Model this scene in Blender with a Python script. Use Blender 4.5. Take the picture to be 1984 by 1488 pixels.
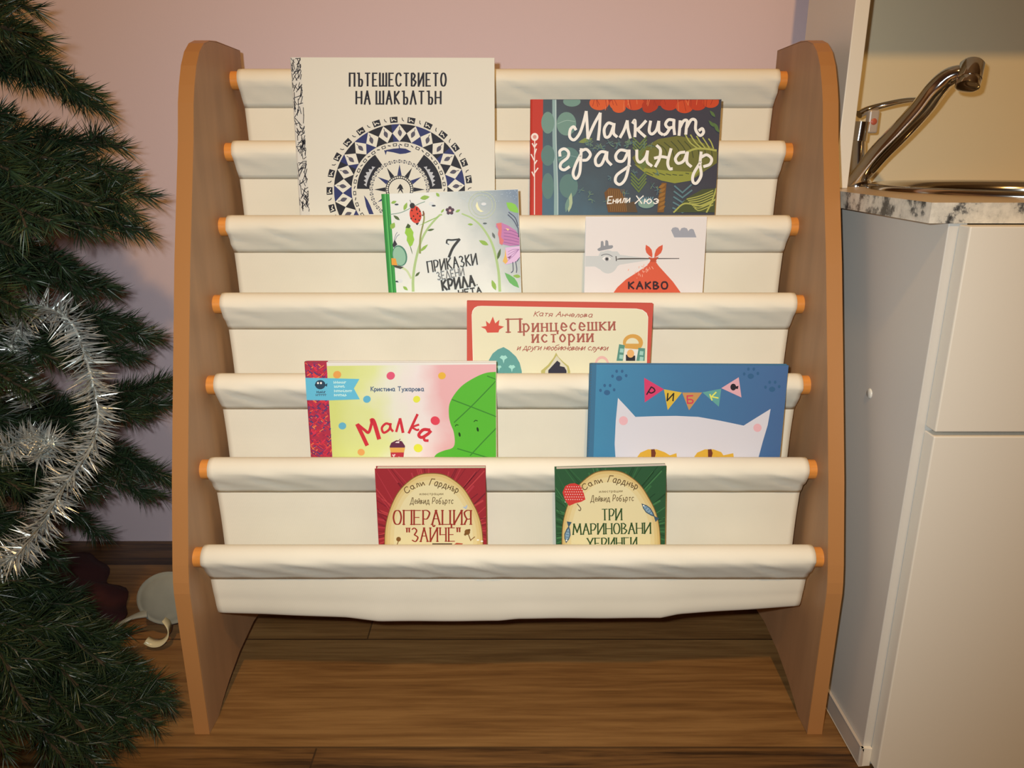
import bpy, bmesh, math, random
from mathutils import Vector, Matrix

# ------------------------------------------------------------------ camera, world, lights, exposure
S = bpy.context.scene
COL = S.collection
for o in list(bpy.data.objects): bpy.data.objects.remove(o)
FPX, PITCH, HC = 1480.5, .2965, .62
cam = bpy.data.objects.new('camera', bpy.data.cameras.new('camera'))
COL.objects.link(cam)
cam.location = (0, 0, HC); cam.rotation_euler = (math.pi/2 - PITCH, 0, 0)
cam.data.sensor_width = 36; cam.data.lens = FPX/1984*36; cam.data.clip_start = .02
S.camera = cam
S.view_settings.view_transform = 'Standard'; S.view_settings.look = 'None'
S.view_settings.exposure = 0; S.view_settings.gamma = 1; S.view_settings.use_curve_mapping = False
W = bpy.data.worlds.new('world'); S.world = W; W.use_nodes = True
W.node_tree.nodes['Background'].inputs[0].default_value = (1, .8, .6, 1)
W.node_tree.nodes['Background'].inputs[1].default_value = .03

def light(name, kind, loc, power, color, radius, target=None, **kw):
    d = bpy.data.lights.new(name, kind); d.energy = power; d.color = color; d.shadow_soft_size = radius
    for k, v in kw.items(): setattr(d, k, v)
    o = bpy.data.objects.new(name, d); COL.objects.link(o); o.location = loc
    if target is not None:
        o.rotation_euler = (Vector(target)-Vector(loc)).to_track_quat('-Z', 'Y').to_euler()
    return o
# the camera's flash, up and left of the lens
light('camera_flash', 'SPOT', (-.035, .0, HC+.03), 23, (.94, 1.0, .99), .008, (-.035, 1.0, HC+.03-math.tan(PITCH)),
      spot_size=math.radians(106), spot_blend=1)
# the warm bulb on the ceiling
light('ceiling_downlight', 'SPOT', (.08, -.80, 2.36), 105, (1.0, .56, .18), .05, (.08, .2, .3),
      spot_size=math.radians(150), spot_blend=.6)

# ------------------------------------------------------------------ camera rays (to take real positions off the photograph)
CP, SP = math.cos(PITCH), math.sin(PITCH)
def ray(u, v):
    a = (744-v)/FPX
    return Vector(((u-992)/FPX, CP+a*SP, a*CP-SP))
def at(u, v, Y):
    r = ray(u, v); return r*(Y/r.y) + Vector((0, 0, HC))

# ------------------------------------------------------------------ materials
def lin(c): return c/12.92 if c <= .04045 else ((c+.055)/1.055)**2.4
ILL = (.92, .86, .72)
MATS = {}
def rgb(h): return [lin(int(h[i:i+2], 16)/255) for i in (0, 2, 4)]
def mat(name, col, rough=.5, metal=0, bump=0, bscale=200, spec=.5, vary=0, vscale=30, stretch=(1, 1, 1)):
    if name in MATS: return MATS[name]
    m = bpy.data.materials.new(name); m.use_nodes = True
    nt = m.node_tree; b = nt.nodes['Principled BSDF']
    if isinstance(col, str): col = rgb(col)
    b.inputs['Base Color'].default_value = (*col, 1); b.inputs['Roughness'].default_value = rough
    b.inputs['Metallic'].default_value = metal; b.inputs['Specular IOR Level'].default_value = spec
    if bump or vary:
        tc = nt.nodes.new('ShaderNodeTexCoord'); mp = nt.nodes.new('ShaderNodeMapping')
        mp.inputs['Scale'].default_value = stretch
        nt.links.new(tc.outputs['Object'], mp.inputs[0])
    if bump:
        n = nt.nodes.new('ShaderNodeTexNoise'); n.inputs['Scale'].default_value = bscale
        n.inputs['Detail'].default_value = 3
        bm_ = nt.nodes.new('ShaderNodeBump'); bm_.inputs['Strength'].default_value = bump; bm_.inputs['Distance'].default_value = .001
        nt.links.new(mp.outputs[0], n.inputs[0]); nt.links.new(n.outputs[0], bm_.inputs['Height']); nt.links.new(bm_.outputs[0], b.inputs['Normal'])
    if vary:
        n2 = nt.nodes.new('ShaderNodeTexNoise'); n2.inputs['Scale'].default_value = vscale; n2.inputs['Detail'].default_value = 5
        r = nt.nodes.new('ShaderNodeValToRGB')
        r.color_ramp.elements[0].position = .3; r.color_ramp.elements[1].position = .7
        r.color_ramp.elements[0].color = (*[c*(1-vary) for c in col], 1); r.color_ramp.elements[1].color = (*[min(1, c*(1+vary)) for c in col], 1)
        nt.links.new(mp.outputs[0], n2.inputs[0]); nt.links.new(n2.outputs[0], r.inputs[0]); nt.links.new(r.outputs[0], b.inputs['Base Color'])
    MATS[name] = m; return m
def ink(h, rough=.6):
    """printing ink / paper whose colour in the photograph is h"""
    return mat('print_'+h, [min(.88, c/i*1.0) for c, i in zip(rgb(h), ILL)], rough, spec=.22)
def nodes_mat(name, rough=.5):
    m = bpy.data.materials.new(name); m.use_nodes = True; MATS[name] = m
    b = m.node_tree.nodes['Principled BSDF']; b.inputs['Roughness'].default_value = rough
    return m, m.node_tree, b
def N(nt, t, **kw):
    n = nt.nodes.new(t)
    for k, v in kw.items():
        if k in n.inputs: n.inputs[k].default_value = v
        else: setattr(n, k, v)
    return n
def gradient_print(name, axis_from, axis_to, stops, noise=.25, nscale=25):
    """a printed colour wash: ramp along a line in cover coordinates, wobbled by noise"""
    m, nt, b = nodes_mat(name, .6)
    b.inputs['Specular IOR Level'].default_value = .22
    tc = N(nt, 'ShaderNodeTexCoord'); sep = N(nt, 'ShaderNodeSeparateXYZ'); nt.links.new(tc.outputs['Object'], sep.inputs[0])
    d = (axis_to[0]-axis_from[0], axis_to[1]-axis_from[1]); L2 = d[0]**2+d[1]**2
    a = N(nt, 'ShaderNodeMath', operation='MULTIPLY'); a.inputs[1].default_value = d[0]/L2; nt.links.new(sep.outputs[0], a.inputs[0])
    c = N(nt, 'ShaderNodeMath', operation='MULTIPLY_ADD'); c.inputs[1].default_value = d[1]/L2; nt.links.new(sep.outputs[2], c.inputs[0]); nt.links.new(a.outputs[0], c.inputs[2])
    e = N(nt, 'ShaderNodeMath', operation='ADD'); e.inputs[1].default_value = -(axis_from[0]*d[0]+axis_from[1]*d[1])/L2; nt.links.new(c.outputs[0], e.inputs[0])
    n = N(nt, 'ShaderNodeTexNoise', Scale=nscale, Detail=4.0); nt.links.new(tc.outputs['Object'], n.inputs[0])
    g = N(nt, 'ShaderNodeMath', operation='MULTIPLY_ADD'); g.inputs[1].default_value = noise; nt.links.new(n.outputs[0], g.inputs[0]); nt.links.new(e.outputs[0], g.inputs[2])
    h = N(nt, 'ShaderNodeMath', operation='ADD'); h.inputs[1].default_value = -noise/2; nt.links.new(g.outputs[0], h.inputs[0])
    r = N(nt, 'ShaderNodeValToRGB'); nt.links.new(h.outputs[0], r.inputs[0])
    while len(r.color_ramp.elements) < len(stops): r.color_ramp.elements.new(.5)
    for el, (p, hx) in zip(r.color_ramp.elements, stops):
        el.position = p; el.color = (*[min(.88, q/i) for q, i in zip(rgb(hx), ILL)], 1)
    nt.links.new(r.outputs[0], b.inputs['Base Color']); return m

# ------------------------------------------------------------------ mesh helpers
class MB:
    def __init__(s): s.v = []; s.f = []; s.m = []; s.mats = []
    def mi(s, m):
        if m not in s.mats: s.mats.append(m)
        return s.mats.index(m)
    def face(s, pts, m):
        k = len(s.v); s.v += [tuple(p) for p in pts]; s.f.append(list(range(k, k+len(pts)))); s.m.append(s.mi(m))
    def grid(s, rows, m, closed=False):
        k = len(s.v); n = len(rows[0]); i_ = s.mi(m)
        for r in rows: s.v += [tuple(p) for p in r]
        for a in range(len(rows)-1):
            for b in range(n if closed else n-1):
                c = (b+1) % n
                s.f.append([k+a*n+b, k+a*n+c, k+(a+1)*n+c, k+(a+1)*n+b]); s.m.append(i_)
        return k, n
    def box(s, a, b, m):
        x0, y0, z0 = a; x1, y1, z1 = b
        p = [(x0,y0,z0),(x1,y0,z0),(x1,y1,z0),(x0,y1,z0),(x0,y0,z1),(x1,y0,z1),(x1,y1,z1),(x0,y1,z1)]
        k = len(s.v); s.v += p; i_ = s.mi(m)
        for f in ((0,3,2,1),(4,5,6,7),(0,1,5,4),(1,2,6,5),(2,3,7,6),(3,0,4,7)): s.f.append([k+q for q in f]); s.m.append(i_)
    def prism(s, prof, x0, x1, m, mside=None):
        """prof: list of (y,z), extruded along x"""
        s.face([(x0, y, z) for y, z in reversed(prof)], m); s.face([(x1, y, z) for y, z in prof], m)
        n = len(prof); ms = mside or m
        for i in range(n):
            a, b = prof[i], prof[(i+1) % n]
            s.face([(x0,)+a, (x1,)+a, (x1,)+b, (x0,)+b], ms)
    def tube(s, pts, rad, m, seg=16, caps=True, flat=1, up=Vector((0, 0, 1))):
        pts = [Vector(p) for p in pts]; rows = []
        if not hasattr(rad, '__len__'): rad = [rad]*len(pts)
        for i, p in enumerate(pts):
            t = (pts[min(i+1, len(pts)-1)]-pts[max(i-1, 0)]).normalized()
            a = t.cross(up)
            if a.length < 1e-4: a = t.cross(Vector((0, 1, 0)))
            a.normalize(); b = a.cross(t)
            rows.append([p + (a*math.cos(q)+b*math.sin(q)*flat)*rad[i] for q in [2*math.pi*j/seg for j in range(seg)]])
        s.grid(rows, m, True)
        if caps: s.face(list(reversed(rows[0])), m); s.face(rows[-1], m)
    def lathe(s, prof, c, m, seg=48):
        """prof: (r,z) around vertical axis at c"""
        rows = [[(c[0]+r*math.cos(q), c[1]+r*math.sin(q), c[2]+z) for q in [2*math.pi*j/seg for j in range(seg)]] for r, z in prof]
        s.grid(rows, m, True)
    def build(s, name, parent=None, smooth=False, bevel=0, solid=0, sub=0, weld=True, loc=None, autosmooth=None):
        me = bpy.data.meshes.new(name); me.from_pydata(s.v, [], s.f)
        for m in s.mats: me.materials.append(m)
        me.polygons.foreach_set('material_index', s.m)
        if weld:
            bm = bmesh.new(); bm.from_mesh(me); bmesh.ops.remove_doubles(bm, verts=bm.verts, dist=1e-6)
            bmesh.ops.recalc_face_normals(bm, faces=bm.faces); bm.to_mesh(me); bm.free()
        if smooth: me.polygons.foreach_set('use_smooth', [True]*len(me.polygons))
        o = bpy.data.objects.new(name, me); COL.objects.link(o)
        if parent is not None:
            o.parent = parent
        if solid:
            q = o.modifiers.new('solid', 'SOLIDIFY'); q.thickness = solid; q.offset = 0
        if bevel:
            q = o.modifiers.new('bevel', 'BEVEL'); q.width = bevel; q.segments = 2; q.limit_method = 'ANGLE'
        if sub:
            q = o.modifiers.new('sub', 'SUBSURF'); q.levels = sub; q.render_levels = sub
        if autosmooth:
            me.polygons.foreach_set('use_smooth', [True]*len(me.polygons))
            me.set_sharp_from_angle(angle=math.radians(autosmooth))
        return o
def thing(name, label, cat, group=None, loc=(0, 0, 0)):
    o = bpy.data.objects.new(name, None); COL.objects.link(o); o.location = loc
    o.empty_display_size = .02
    return tag(o, label, cat, group)
def tag(o, label, cat, group=None):
    o['label'] = label; o['category'] = cat
    if group: o['group'] = group
    return o
def settle(o):
    """move the Empty to the base of what it carries without moving its parts"""
    lo = Vector((1e9,)*3); hi = Vector((-1e9,)*3)
    def walk(q, M):
        for ch in q.children:
            Mc = M @ ch.matrix_basis
            if ch.type == 'MESH':
                for v in ch.data.vertices:
                    w = Mc @ v.co
                    for i in range(3): lo[i] = min(lo[i], w[i]); hi[i] = max(hi[i], w[i])
            walk(ch, Mc)
    walk(o, Matrix())
    base = Vector(((lo.x+hi.x)/2, (lo.y+hi.y)/2, lo.z))
    for ch in o.children: ch.location = ch.location - base
    o.location = base
def struct(o): o['kind'] = 'structure'; return o
def catmull(p, n=8):
    p = [Vector(q) for q in p]
    if len(p) < 3: return p
    closed = (p[0]-p[-1]).length < 1e-6
    out = []
    for i in range(len(p)-1):
        a = p[i-1] if i else (p[-2] if closed else p[0]*2-p[1]); b, c = p[i], p[i+1]
        d = p[i+2] if i+2 < len(p) else (p[1] if closed else p[-1]*2-p[-2])
        for k in range(n):
            t = k/n
            out.append(.5*((2*b)+(c-a)*t+(2*a-5*b+4*c-d)*t*t+(3*b-a-3*c+d)*t**3))
    out.append(p[-1]); return out

# ------------------------------------------------------------------ the room
def wood_floor():
    m, nt, b = nodes_mat('oak_laminate', .42)
    tc = N(nt, 'ShaderNodeTexCoord'); sep = N(nt, 'ShaderNodeSeparateXYZ'); nt.links.new(tc.outputs['Object'], sep.inputs[0])
    def M(op, a, b_=None, c=None):
        n = N(nt, 'ShaderNodeMath', operation=op)
        for i, q in enumerate((a, b_, c)):
            if q is None: continue
            if isinstance(q, (int, float)): n.inputs[i].default_value = q
            else: nt.links.new(q, n.inputs[i])
        return n.outputs[0]
    yy = M('DIVIDE', M('SUBTRACT', sep.outputs[1], .677), .192)
    row = M('FLOOR', yy); fr = M('FRACT', yy)
    wn = N(nt, 'ShaderNodeTexWhiteNoise', noise_dimensions='1D'); nt.links.new(row, wn.inputs['W'])
    xx = M('DIVIDE', M('ADD', sep.outputs[0], M('MULTIPLY', wn.outputs[0], 1.3)), 1.28)
    col = M('FLOOR', xx); fx = M('FRACT', xx)
    wn2 = N(nt, 'ShaderNodeTexWhiteNoise', noise_dimensions='1D'); nt.links.new(M('MULTIPLY_ADD', row, 7.3, col), wn2.inputs['W'])
    cmb = N(nt, 'ShaderNodeCombineXYZ')
    nt.links.new(M('MULTIPLY_ADD', sep.outputs[0], 2.2, M('MULTIPLY', wn2.outputs[0], 9)), cmb.inputs[0])
    nt.links.new(M('MULTIPLY', sep.outputs[1], 40), cmb.inputs[1]); nt.links.new(M('MULTIPLY', wn2.outputs[0], 30), cmb.inputs[2])
    n1 = N(nt, 'ShaderNodeTexNoise', Scale=1.6, Detail=7.0, Roughness=.62, Distortion=.8); nt.links.new(cmb.outputs[0], n1.inputs[0])
    n2 = N(nt, 'ShaderNodeTexNoise', Scale=7.0, Detail=4.0); nt.links.new(cmb.outputs[0], n2.inputs[0])
    r = N(nt, 'ShaderNodeValToRGB')
    cs = [(.30, (.045, .022, .008)), (.42, (.135, .066, .022)), (.55, (.205, .104, .034)), (.72, (.29, .158, .055))]
    while len(r.color_ramp.elements) < 4: r.color_ramp.elements.new(.5)
    for el, (p, c) in zip(r.color_ramp.elements, cs): el.position = p; el.color = (*c, 1)
    nt.links.new(M('MULTIPLY_ADD', n2.outputs[0], .3, M('MULTIPLY_ADD', n1.outputs[0], .8, M('MULTIPLY_ADD', M('SINE', M('ADD', M('MULTIPLY_ADD', row, 1.6, 1.0), M('MULTIPLY', col, 1.9))), .14, -.07))), r.inputs[0])
    sy = M('LESS_THAN', fr, .014); sx = M('LESS_THAN', fx, .0015)
    mx = N(nt, 'ShaderNodeMix', data_type='RGBA'); nt.links.new(M('MULTIPLY', M('MAXIMUM', sy, sx), .75), mx.inputs[0])
    nt.links.new(r.outputs[0], mx.inputs[6]); mx.inputs[7].default_value = (.03, .017, .008, 1)
    nt.links.new(mx.outputs[2], b.inputs['Base Color'])
    bp = N(nt, 'ShaderNodeBump', Strength=.25, Distance=.0006); nt.links.new(n1.outputs[0], bp.inputs['Height']); nt.links.new(bp.outputs[0], b.inputs['Normal'])
    return m
YW = 1.137
mw_pink = mat('pink_wall_paint', (.69, .565, .62), .8, bump=.08, bscale=350)
mw_cream = mat('cream_wall_paint', (.42, .36, .30), .85)
def slab(name, a, b, m):
    q = MB(); q.box(a, b, m); return struct(q.build(name))
slab('floor', (-2.2, -4.0, -.05), (3.0, YW+.1, 0), wood_floor())
slab('wall_back', (-2.2, YW, 0), (3.0, YW+.1, 2.4), mw_pink)
slab('wall_left', (-2.3, -4.0, 0), (-2.2, YW+.1, 2.4), mw_pink)
slab('wall_right', (3.0, -4.0, 0), (3.1, YW+.1, 2.4), mw_cream)
slab('wall_front', (-2.2, -4.1, 0), (3.0, -4.0, 2.4), mw_cream)
slab('ceiling', (-2.3, -4.1, 2.4), (3.1, YW+.1, 2.5), mat('white_ceiling_paint', (.58, .56, .52), .9))

# ------------------------------------------------------------------ the sling bookshelf
XC = -.004; XI = .3318; TH = .0165; FW = .3225
ROD = [(.985-.0436*i, .7005-.0823*i) for i in range(7)]
RR, RF = .0106, .0126
m_panel = mat('beech_laminate_face', (.40, .225, .115), .5, vary=.10, vscale=14, stretch=(3, 3, .4), bump=.05, bscale=300)
m_edge = mat('orange_edge_band', (.42, .20, .07), .38)
m_rod = mat('varnished_dowel', (.66, .27, .06), .3, vary=.12, vscale=20, stretch=(1, 8, 8))
def canvas():
    m, nt, b = nodes_mat('cream_canvas', .9)
    b.inputs['Specular IOR Level'].default_value = .15
    tc = N(nt, 'ShaderNodeTexCoord')
    n = N(nt, 'ShaderNodeTexNoise', Scale=9.0, Detail=4.0); nt.links.new(tc.outputs['Object'], n.inputs[0])
    r = N(nt, 'ShaderNodeValToRGB'); r.color_ramp.elements[0].position = .3; r.color_ramp.elements[1].position = .7
    r.color_ramp.elements[0].color = (.79, .76, .65, 1); r.color_ramp.elements[1].color = (.85, .82, .71, 1)
    nt.links.new(n.outputs[0], r.inputs[0]); nt.links.new(r.outputs[0], b.inputs['Base Color'])
    w1 = N(nt, 'ShaderNodeTexWave', Scale=420.0); w1.bands_direction = 'X'
    w2 = N(nt, 'ShaderNodeTexWave', Scale=420.0); w2.bands_direction = 'Z'
    nt.links.new(tc.outputs['Object'], w1.inputs[0]); nt.links.new(tc.outputs['Object'], w2.inputs[0])
    ad = N(nt, 'ShaderNodeMath', operation='ADD'); nt.links.new(w1.outputs[1], ad.inputs[0]); nt.links.new(w2.outputs[1], ad.inputs[1])
    bp = N(nt, 'ShaderNodeBump', Strength=.12, Distance=.0004); nt.links.new(ad.outputs[0], bp.inputs['Height']); nt.links.new(bp.outputs[0], b.inputs['Normal'])
    return m
m_canvas = canvas()
shelf = thing('sling_bookshelf', 'wooden sling bookshelf with brown side panels and cream canvas pockets on seven rods', 'bookshelf')
prof = [(.699, 0)]
prof += [(.6985, .165), (.6985, .178), (.700, .190), (.704, .208)]
prof += [(.728, .291), (.7635, .398), (.800, .507), (.846, .629), (.858, .668), (.866, .686), (.877, .706), (.890, .721), (.905, .731), (.922, .736), (.943, .738)]
prof += [(1.022, .738), (1.022, 0), (.992, 0)]
prof += [(.992-.265*t, .034*math.sin(math.pi*t)**.8) for t in (.06, .15, .3, .5, .7, .85, .94)] + [(.727, 0)]
def side_panel(x0, x1):
    pm = MB(); pm.prism(prof, x0, x1, m_panel)
    p = pm.build('side_panel', shelf, bevel=.0008)
    eb = MB(); loop = prof
    # edge band: a 0.8 mm strip wrapped round the cut edges (front, top and back)
    run = prof[:prof.index((1.022, 0))+1]
    ins = []
    for i, q in enumerate(run):
        a = run[max(i-1, 0)]; b = run[min(i+1, len(run)-1)]
        t = Vector((b[0]-a[0], b[1]-a[1])).normalized(); ins.append((q[0]-t.y*.0009, q[1]+t.x*.0009))
    for i in range(len(run)-1):
        a, b, c, d = run[i], run[i+1], ins[i+1], ins[i]
        ps = [[(x, *q) for q in (d, c, b, a)] for x in (x0, x1)]
        eb.face([(x0, *d), (x1, *d), (x1, *c), (x0, *c)], m_edge)
        eb.face([(x0, *a), (x0, *d), (x0, *c), (x0, *b)], m_edge); eb.face([(x1, *a), (x1, *b), (x1, *c), (x1, *d)], m_edge)
    e = eb.build('edge_band', p); e['label'] = 'orange edge band'
    return p
side_panel(XC-XI-TH, XC-XI); side_panel(XC+XI, XC+XI+TH)
for (y, z) in ROD:
    q = MB(); q.tube([(XC-XI-.002, y, z), (XC+XI+.002, y, z)], RR, m_rod, 28)
    q.build('rod', shelf, autosmooth=40)
def sleeve(i):
    y, z = ROD[i]; q = MB(); rows = []
    rnd = random.Random(40+i); ph = [rnd.uniform(0, 6) for _ in range(4)]
    sm = (y+.0085, z-.031)                                        # the seam below and behind the rod
    path = [sm]
    for k in range(19):
        a = math.radians(-60 + 250*k/18)                           # back of the roll, over the top, down the front
        path.append((y+RF*math.cos(a), z+RF*math.sin(a)))
    fr = path[-1]
    for t in (.2, .4, .6, .8, 1): path.append((fr[0]+(sm[0]-.0012-fr[0])*t, fr[1]+(sm[1]-fr[1])*t))
    nx = 120
    for a in range(nx+1):
        x = XC-FW+2*FW*a/nx; r = []
        for k, (py, pz) in enumerate(path):
            f = max(0, (k-17)/(len(path)-18)); f = 4*f*(1-f)
            wv = .0010*math.sin(x*95+pz*330+ph[0])*math.sin(x*17+ph[1])+.0006*math.sin(x*190+pz*400+ph[2])*math.sin(x*9+ph[3])
            r.append((x, py+wv*f, pz+wv*.4*f))
        rows.append(r)
    q.grid(rows, m_canvas); q.build('rod_sleeve', shelf, smooth=True, solid=.0009)
SAG6 = [(-.335, .000), (-.23, .004), (-.18, .0065), (-.145, .0115), (-.01, .011), (.01, .0085), (.17, .007), (.19, .002), (.33, -.009)]
def sag(i, x):
    if i == 5:
        for (a, b), (c, d) in zip(SAG6, SAG6[1:]):
            if a <= x <= c: return b+(d-b)*(x-a)/(c-a)
        return 0
    return .008*math.cos(x/FW*1.45)
def pocket(i):
    (y0, z0), (y1, z1) = ROD[i], ROD[i+1]
    rnd = random.Random(i); ph = [rnd.uniform(0, 6) for _ in range(4)]
    zb = z1-.081
    ctrl = [(y0+.0068, z0-.0268), (y0+.0085, z0-.045), (y0+.0100, z0-.065), (y0+.0105, z0-.09), (y0+.0100, zb+.03), (y0+.0075, zb+.010), (y0-.003, zb+.001), (y0-.014, zb),
            (y0-.0255, zb+.0015), (y1+.0135, zb+.010), (y1+.0112, zb+.024), (y1+.0092, z1-.046), (y1+.0068, z1-.0268)]
    path = catmull([(0, a, b) for a, b in ctrl], 5); n = len(path); rows = []; nx = 110
    for a in range(nx+1):
        x = XC-FW+2*FW*a/nx; r = []; s_ = sag(i, x-XC)
        edge = min(1, (FW-abs(x-XC))/.05)
        for k, p in enumerate(path):
            f = k/(n-1); f = math.sin(math.pi*f)
            dep = max(0, min(1, (z1-.02-p.z)/.06))
            w = (.0012*math.sin(x*26+ph[0])*math.sin(x*9+ph[1]) + .0006*math.sin(x*75+p.z*40+ph[2]))*f*(.3+.7*edge)
            r.append((x, p.y+w*.5, p.z-s_*dep))
        rows.append(r)
    q = MB(); q.grid(rows, m_canvas); q.build('fabric_pocket', shelf, smooth=True, solid=.0009)
for i in range(7): sleeve(i)
for i in range(6): pocket(i)
settle(shelf)

# ------------------------------------------------------------------ lettering made of strokes (x 0.., y: 3 baseline, d cap height, 9 x-height)
GL = {
'А':'03 3d 63|17 57','Б':'5d 0d 03|~08 38 56 43 03','В':'0d 03|0d 2d|~2d 4b 28|08 28|~28 56 33|33 03','Г':'03 0d 5d','Д':'01 03 73 71|13 3d 5d 63',
'Е':'5d 0d 03 53|08 48','З':'~0c 2d 4b 28|~28 56 33 04','И':'0d 03 6d 63','Й':'0d 03 6d 63|~2f 3e 4f','К':'0d 03|08 5d|18 53','Л':'03 3d 63',
'М':'03 1d 45 7d 83','Н':'0d 03|6d 63|08 68','О':'~3d 1c 08 14 33 54 68 5c 3d','П':'03 0d 6d 63','Р':'03 0d|~0d 3d 5b 37 07','С':'~6b 4d 1c 08 14 43 65',
'Т':'0d 6d|33 3d','Х':'03 6d|0d 63','Ц':'0d 03 73 71|6d 63','Ч':'0d 08 58|5d 53','Ш':'0d 03 83 8d|4d 43','Ъ':'0d 2d 23|~28 58 66 53 23','Я':'53 5d|~5d 2d 0b 27 57|27 03',
'а':'~49 19 06 23 45 49|49 44 53','б':'~5d 1b 06 23 45 38 07','в':'09 03|~09 38 06|~06 45 03','г':'03 09 49','д':'01 03 63 61|13 29 49 53','е':'~06 46 38 19 05 23 44',
'ж':'39 33|09 36 03|69 36 63','з':'~08 29 47 26|~26 45 23 04','и':'09 03 49 43','й':'09 03 49 43|~1b 2a 3b','к':'09 03|06 49|16 43','л':'~03 14 29|29 49 43',
'м':'03 19 34 59 63','н':'09 03|49 43|06 46','о':'~29 06 23 46 29','п':'03 09 49 43','р':'00 09|~08 29 46 23 04','с':'~48 29 06 23 44','т':'09 49|23 29',
'у':'09 24|~49 22 00','ц':'09 03 53 51|49 43','ч':'09 06 46|49 43','ш':'09 03 63 69|39 33','ъ':'09 19 13|~16 36 45 33 13','ю':'09 03|06 26|~49 26 43 66 49',
'я':'49 43|~49 19 07 16 45|26 03','х':'03 49|09 43','7':'0b 0d 6d|~6d 48 23','"':'0d 0a|2d 2a','.':'03 04',',':'04 12'}
def glyph(ch):
    out = []; w = 0
    for st in GL[ch].split('|'):
        sm = st.startswith('~')
        pts = [(int(p[0], 16), int(p[1], 16)-3) for p in st.lstrip('~').split()]
        w = max(w, max(p[0] for p in pts)); out.append((sm, pts))
    return w, out

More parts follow.
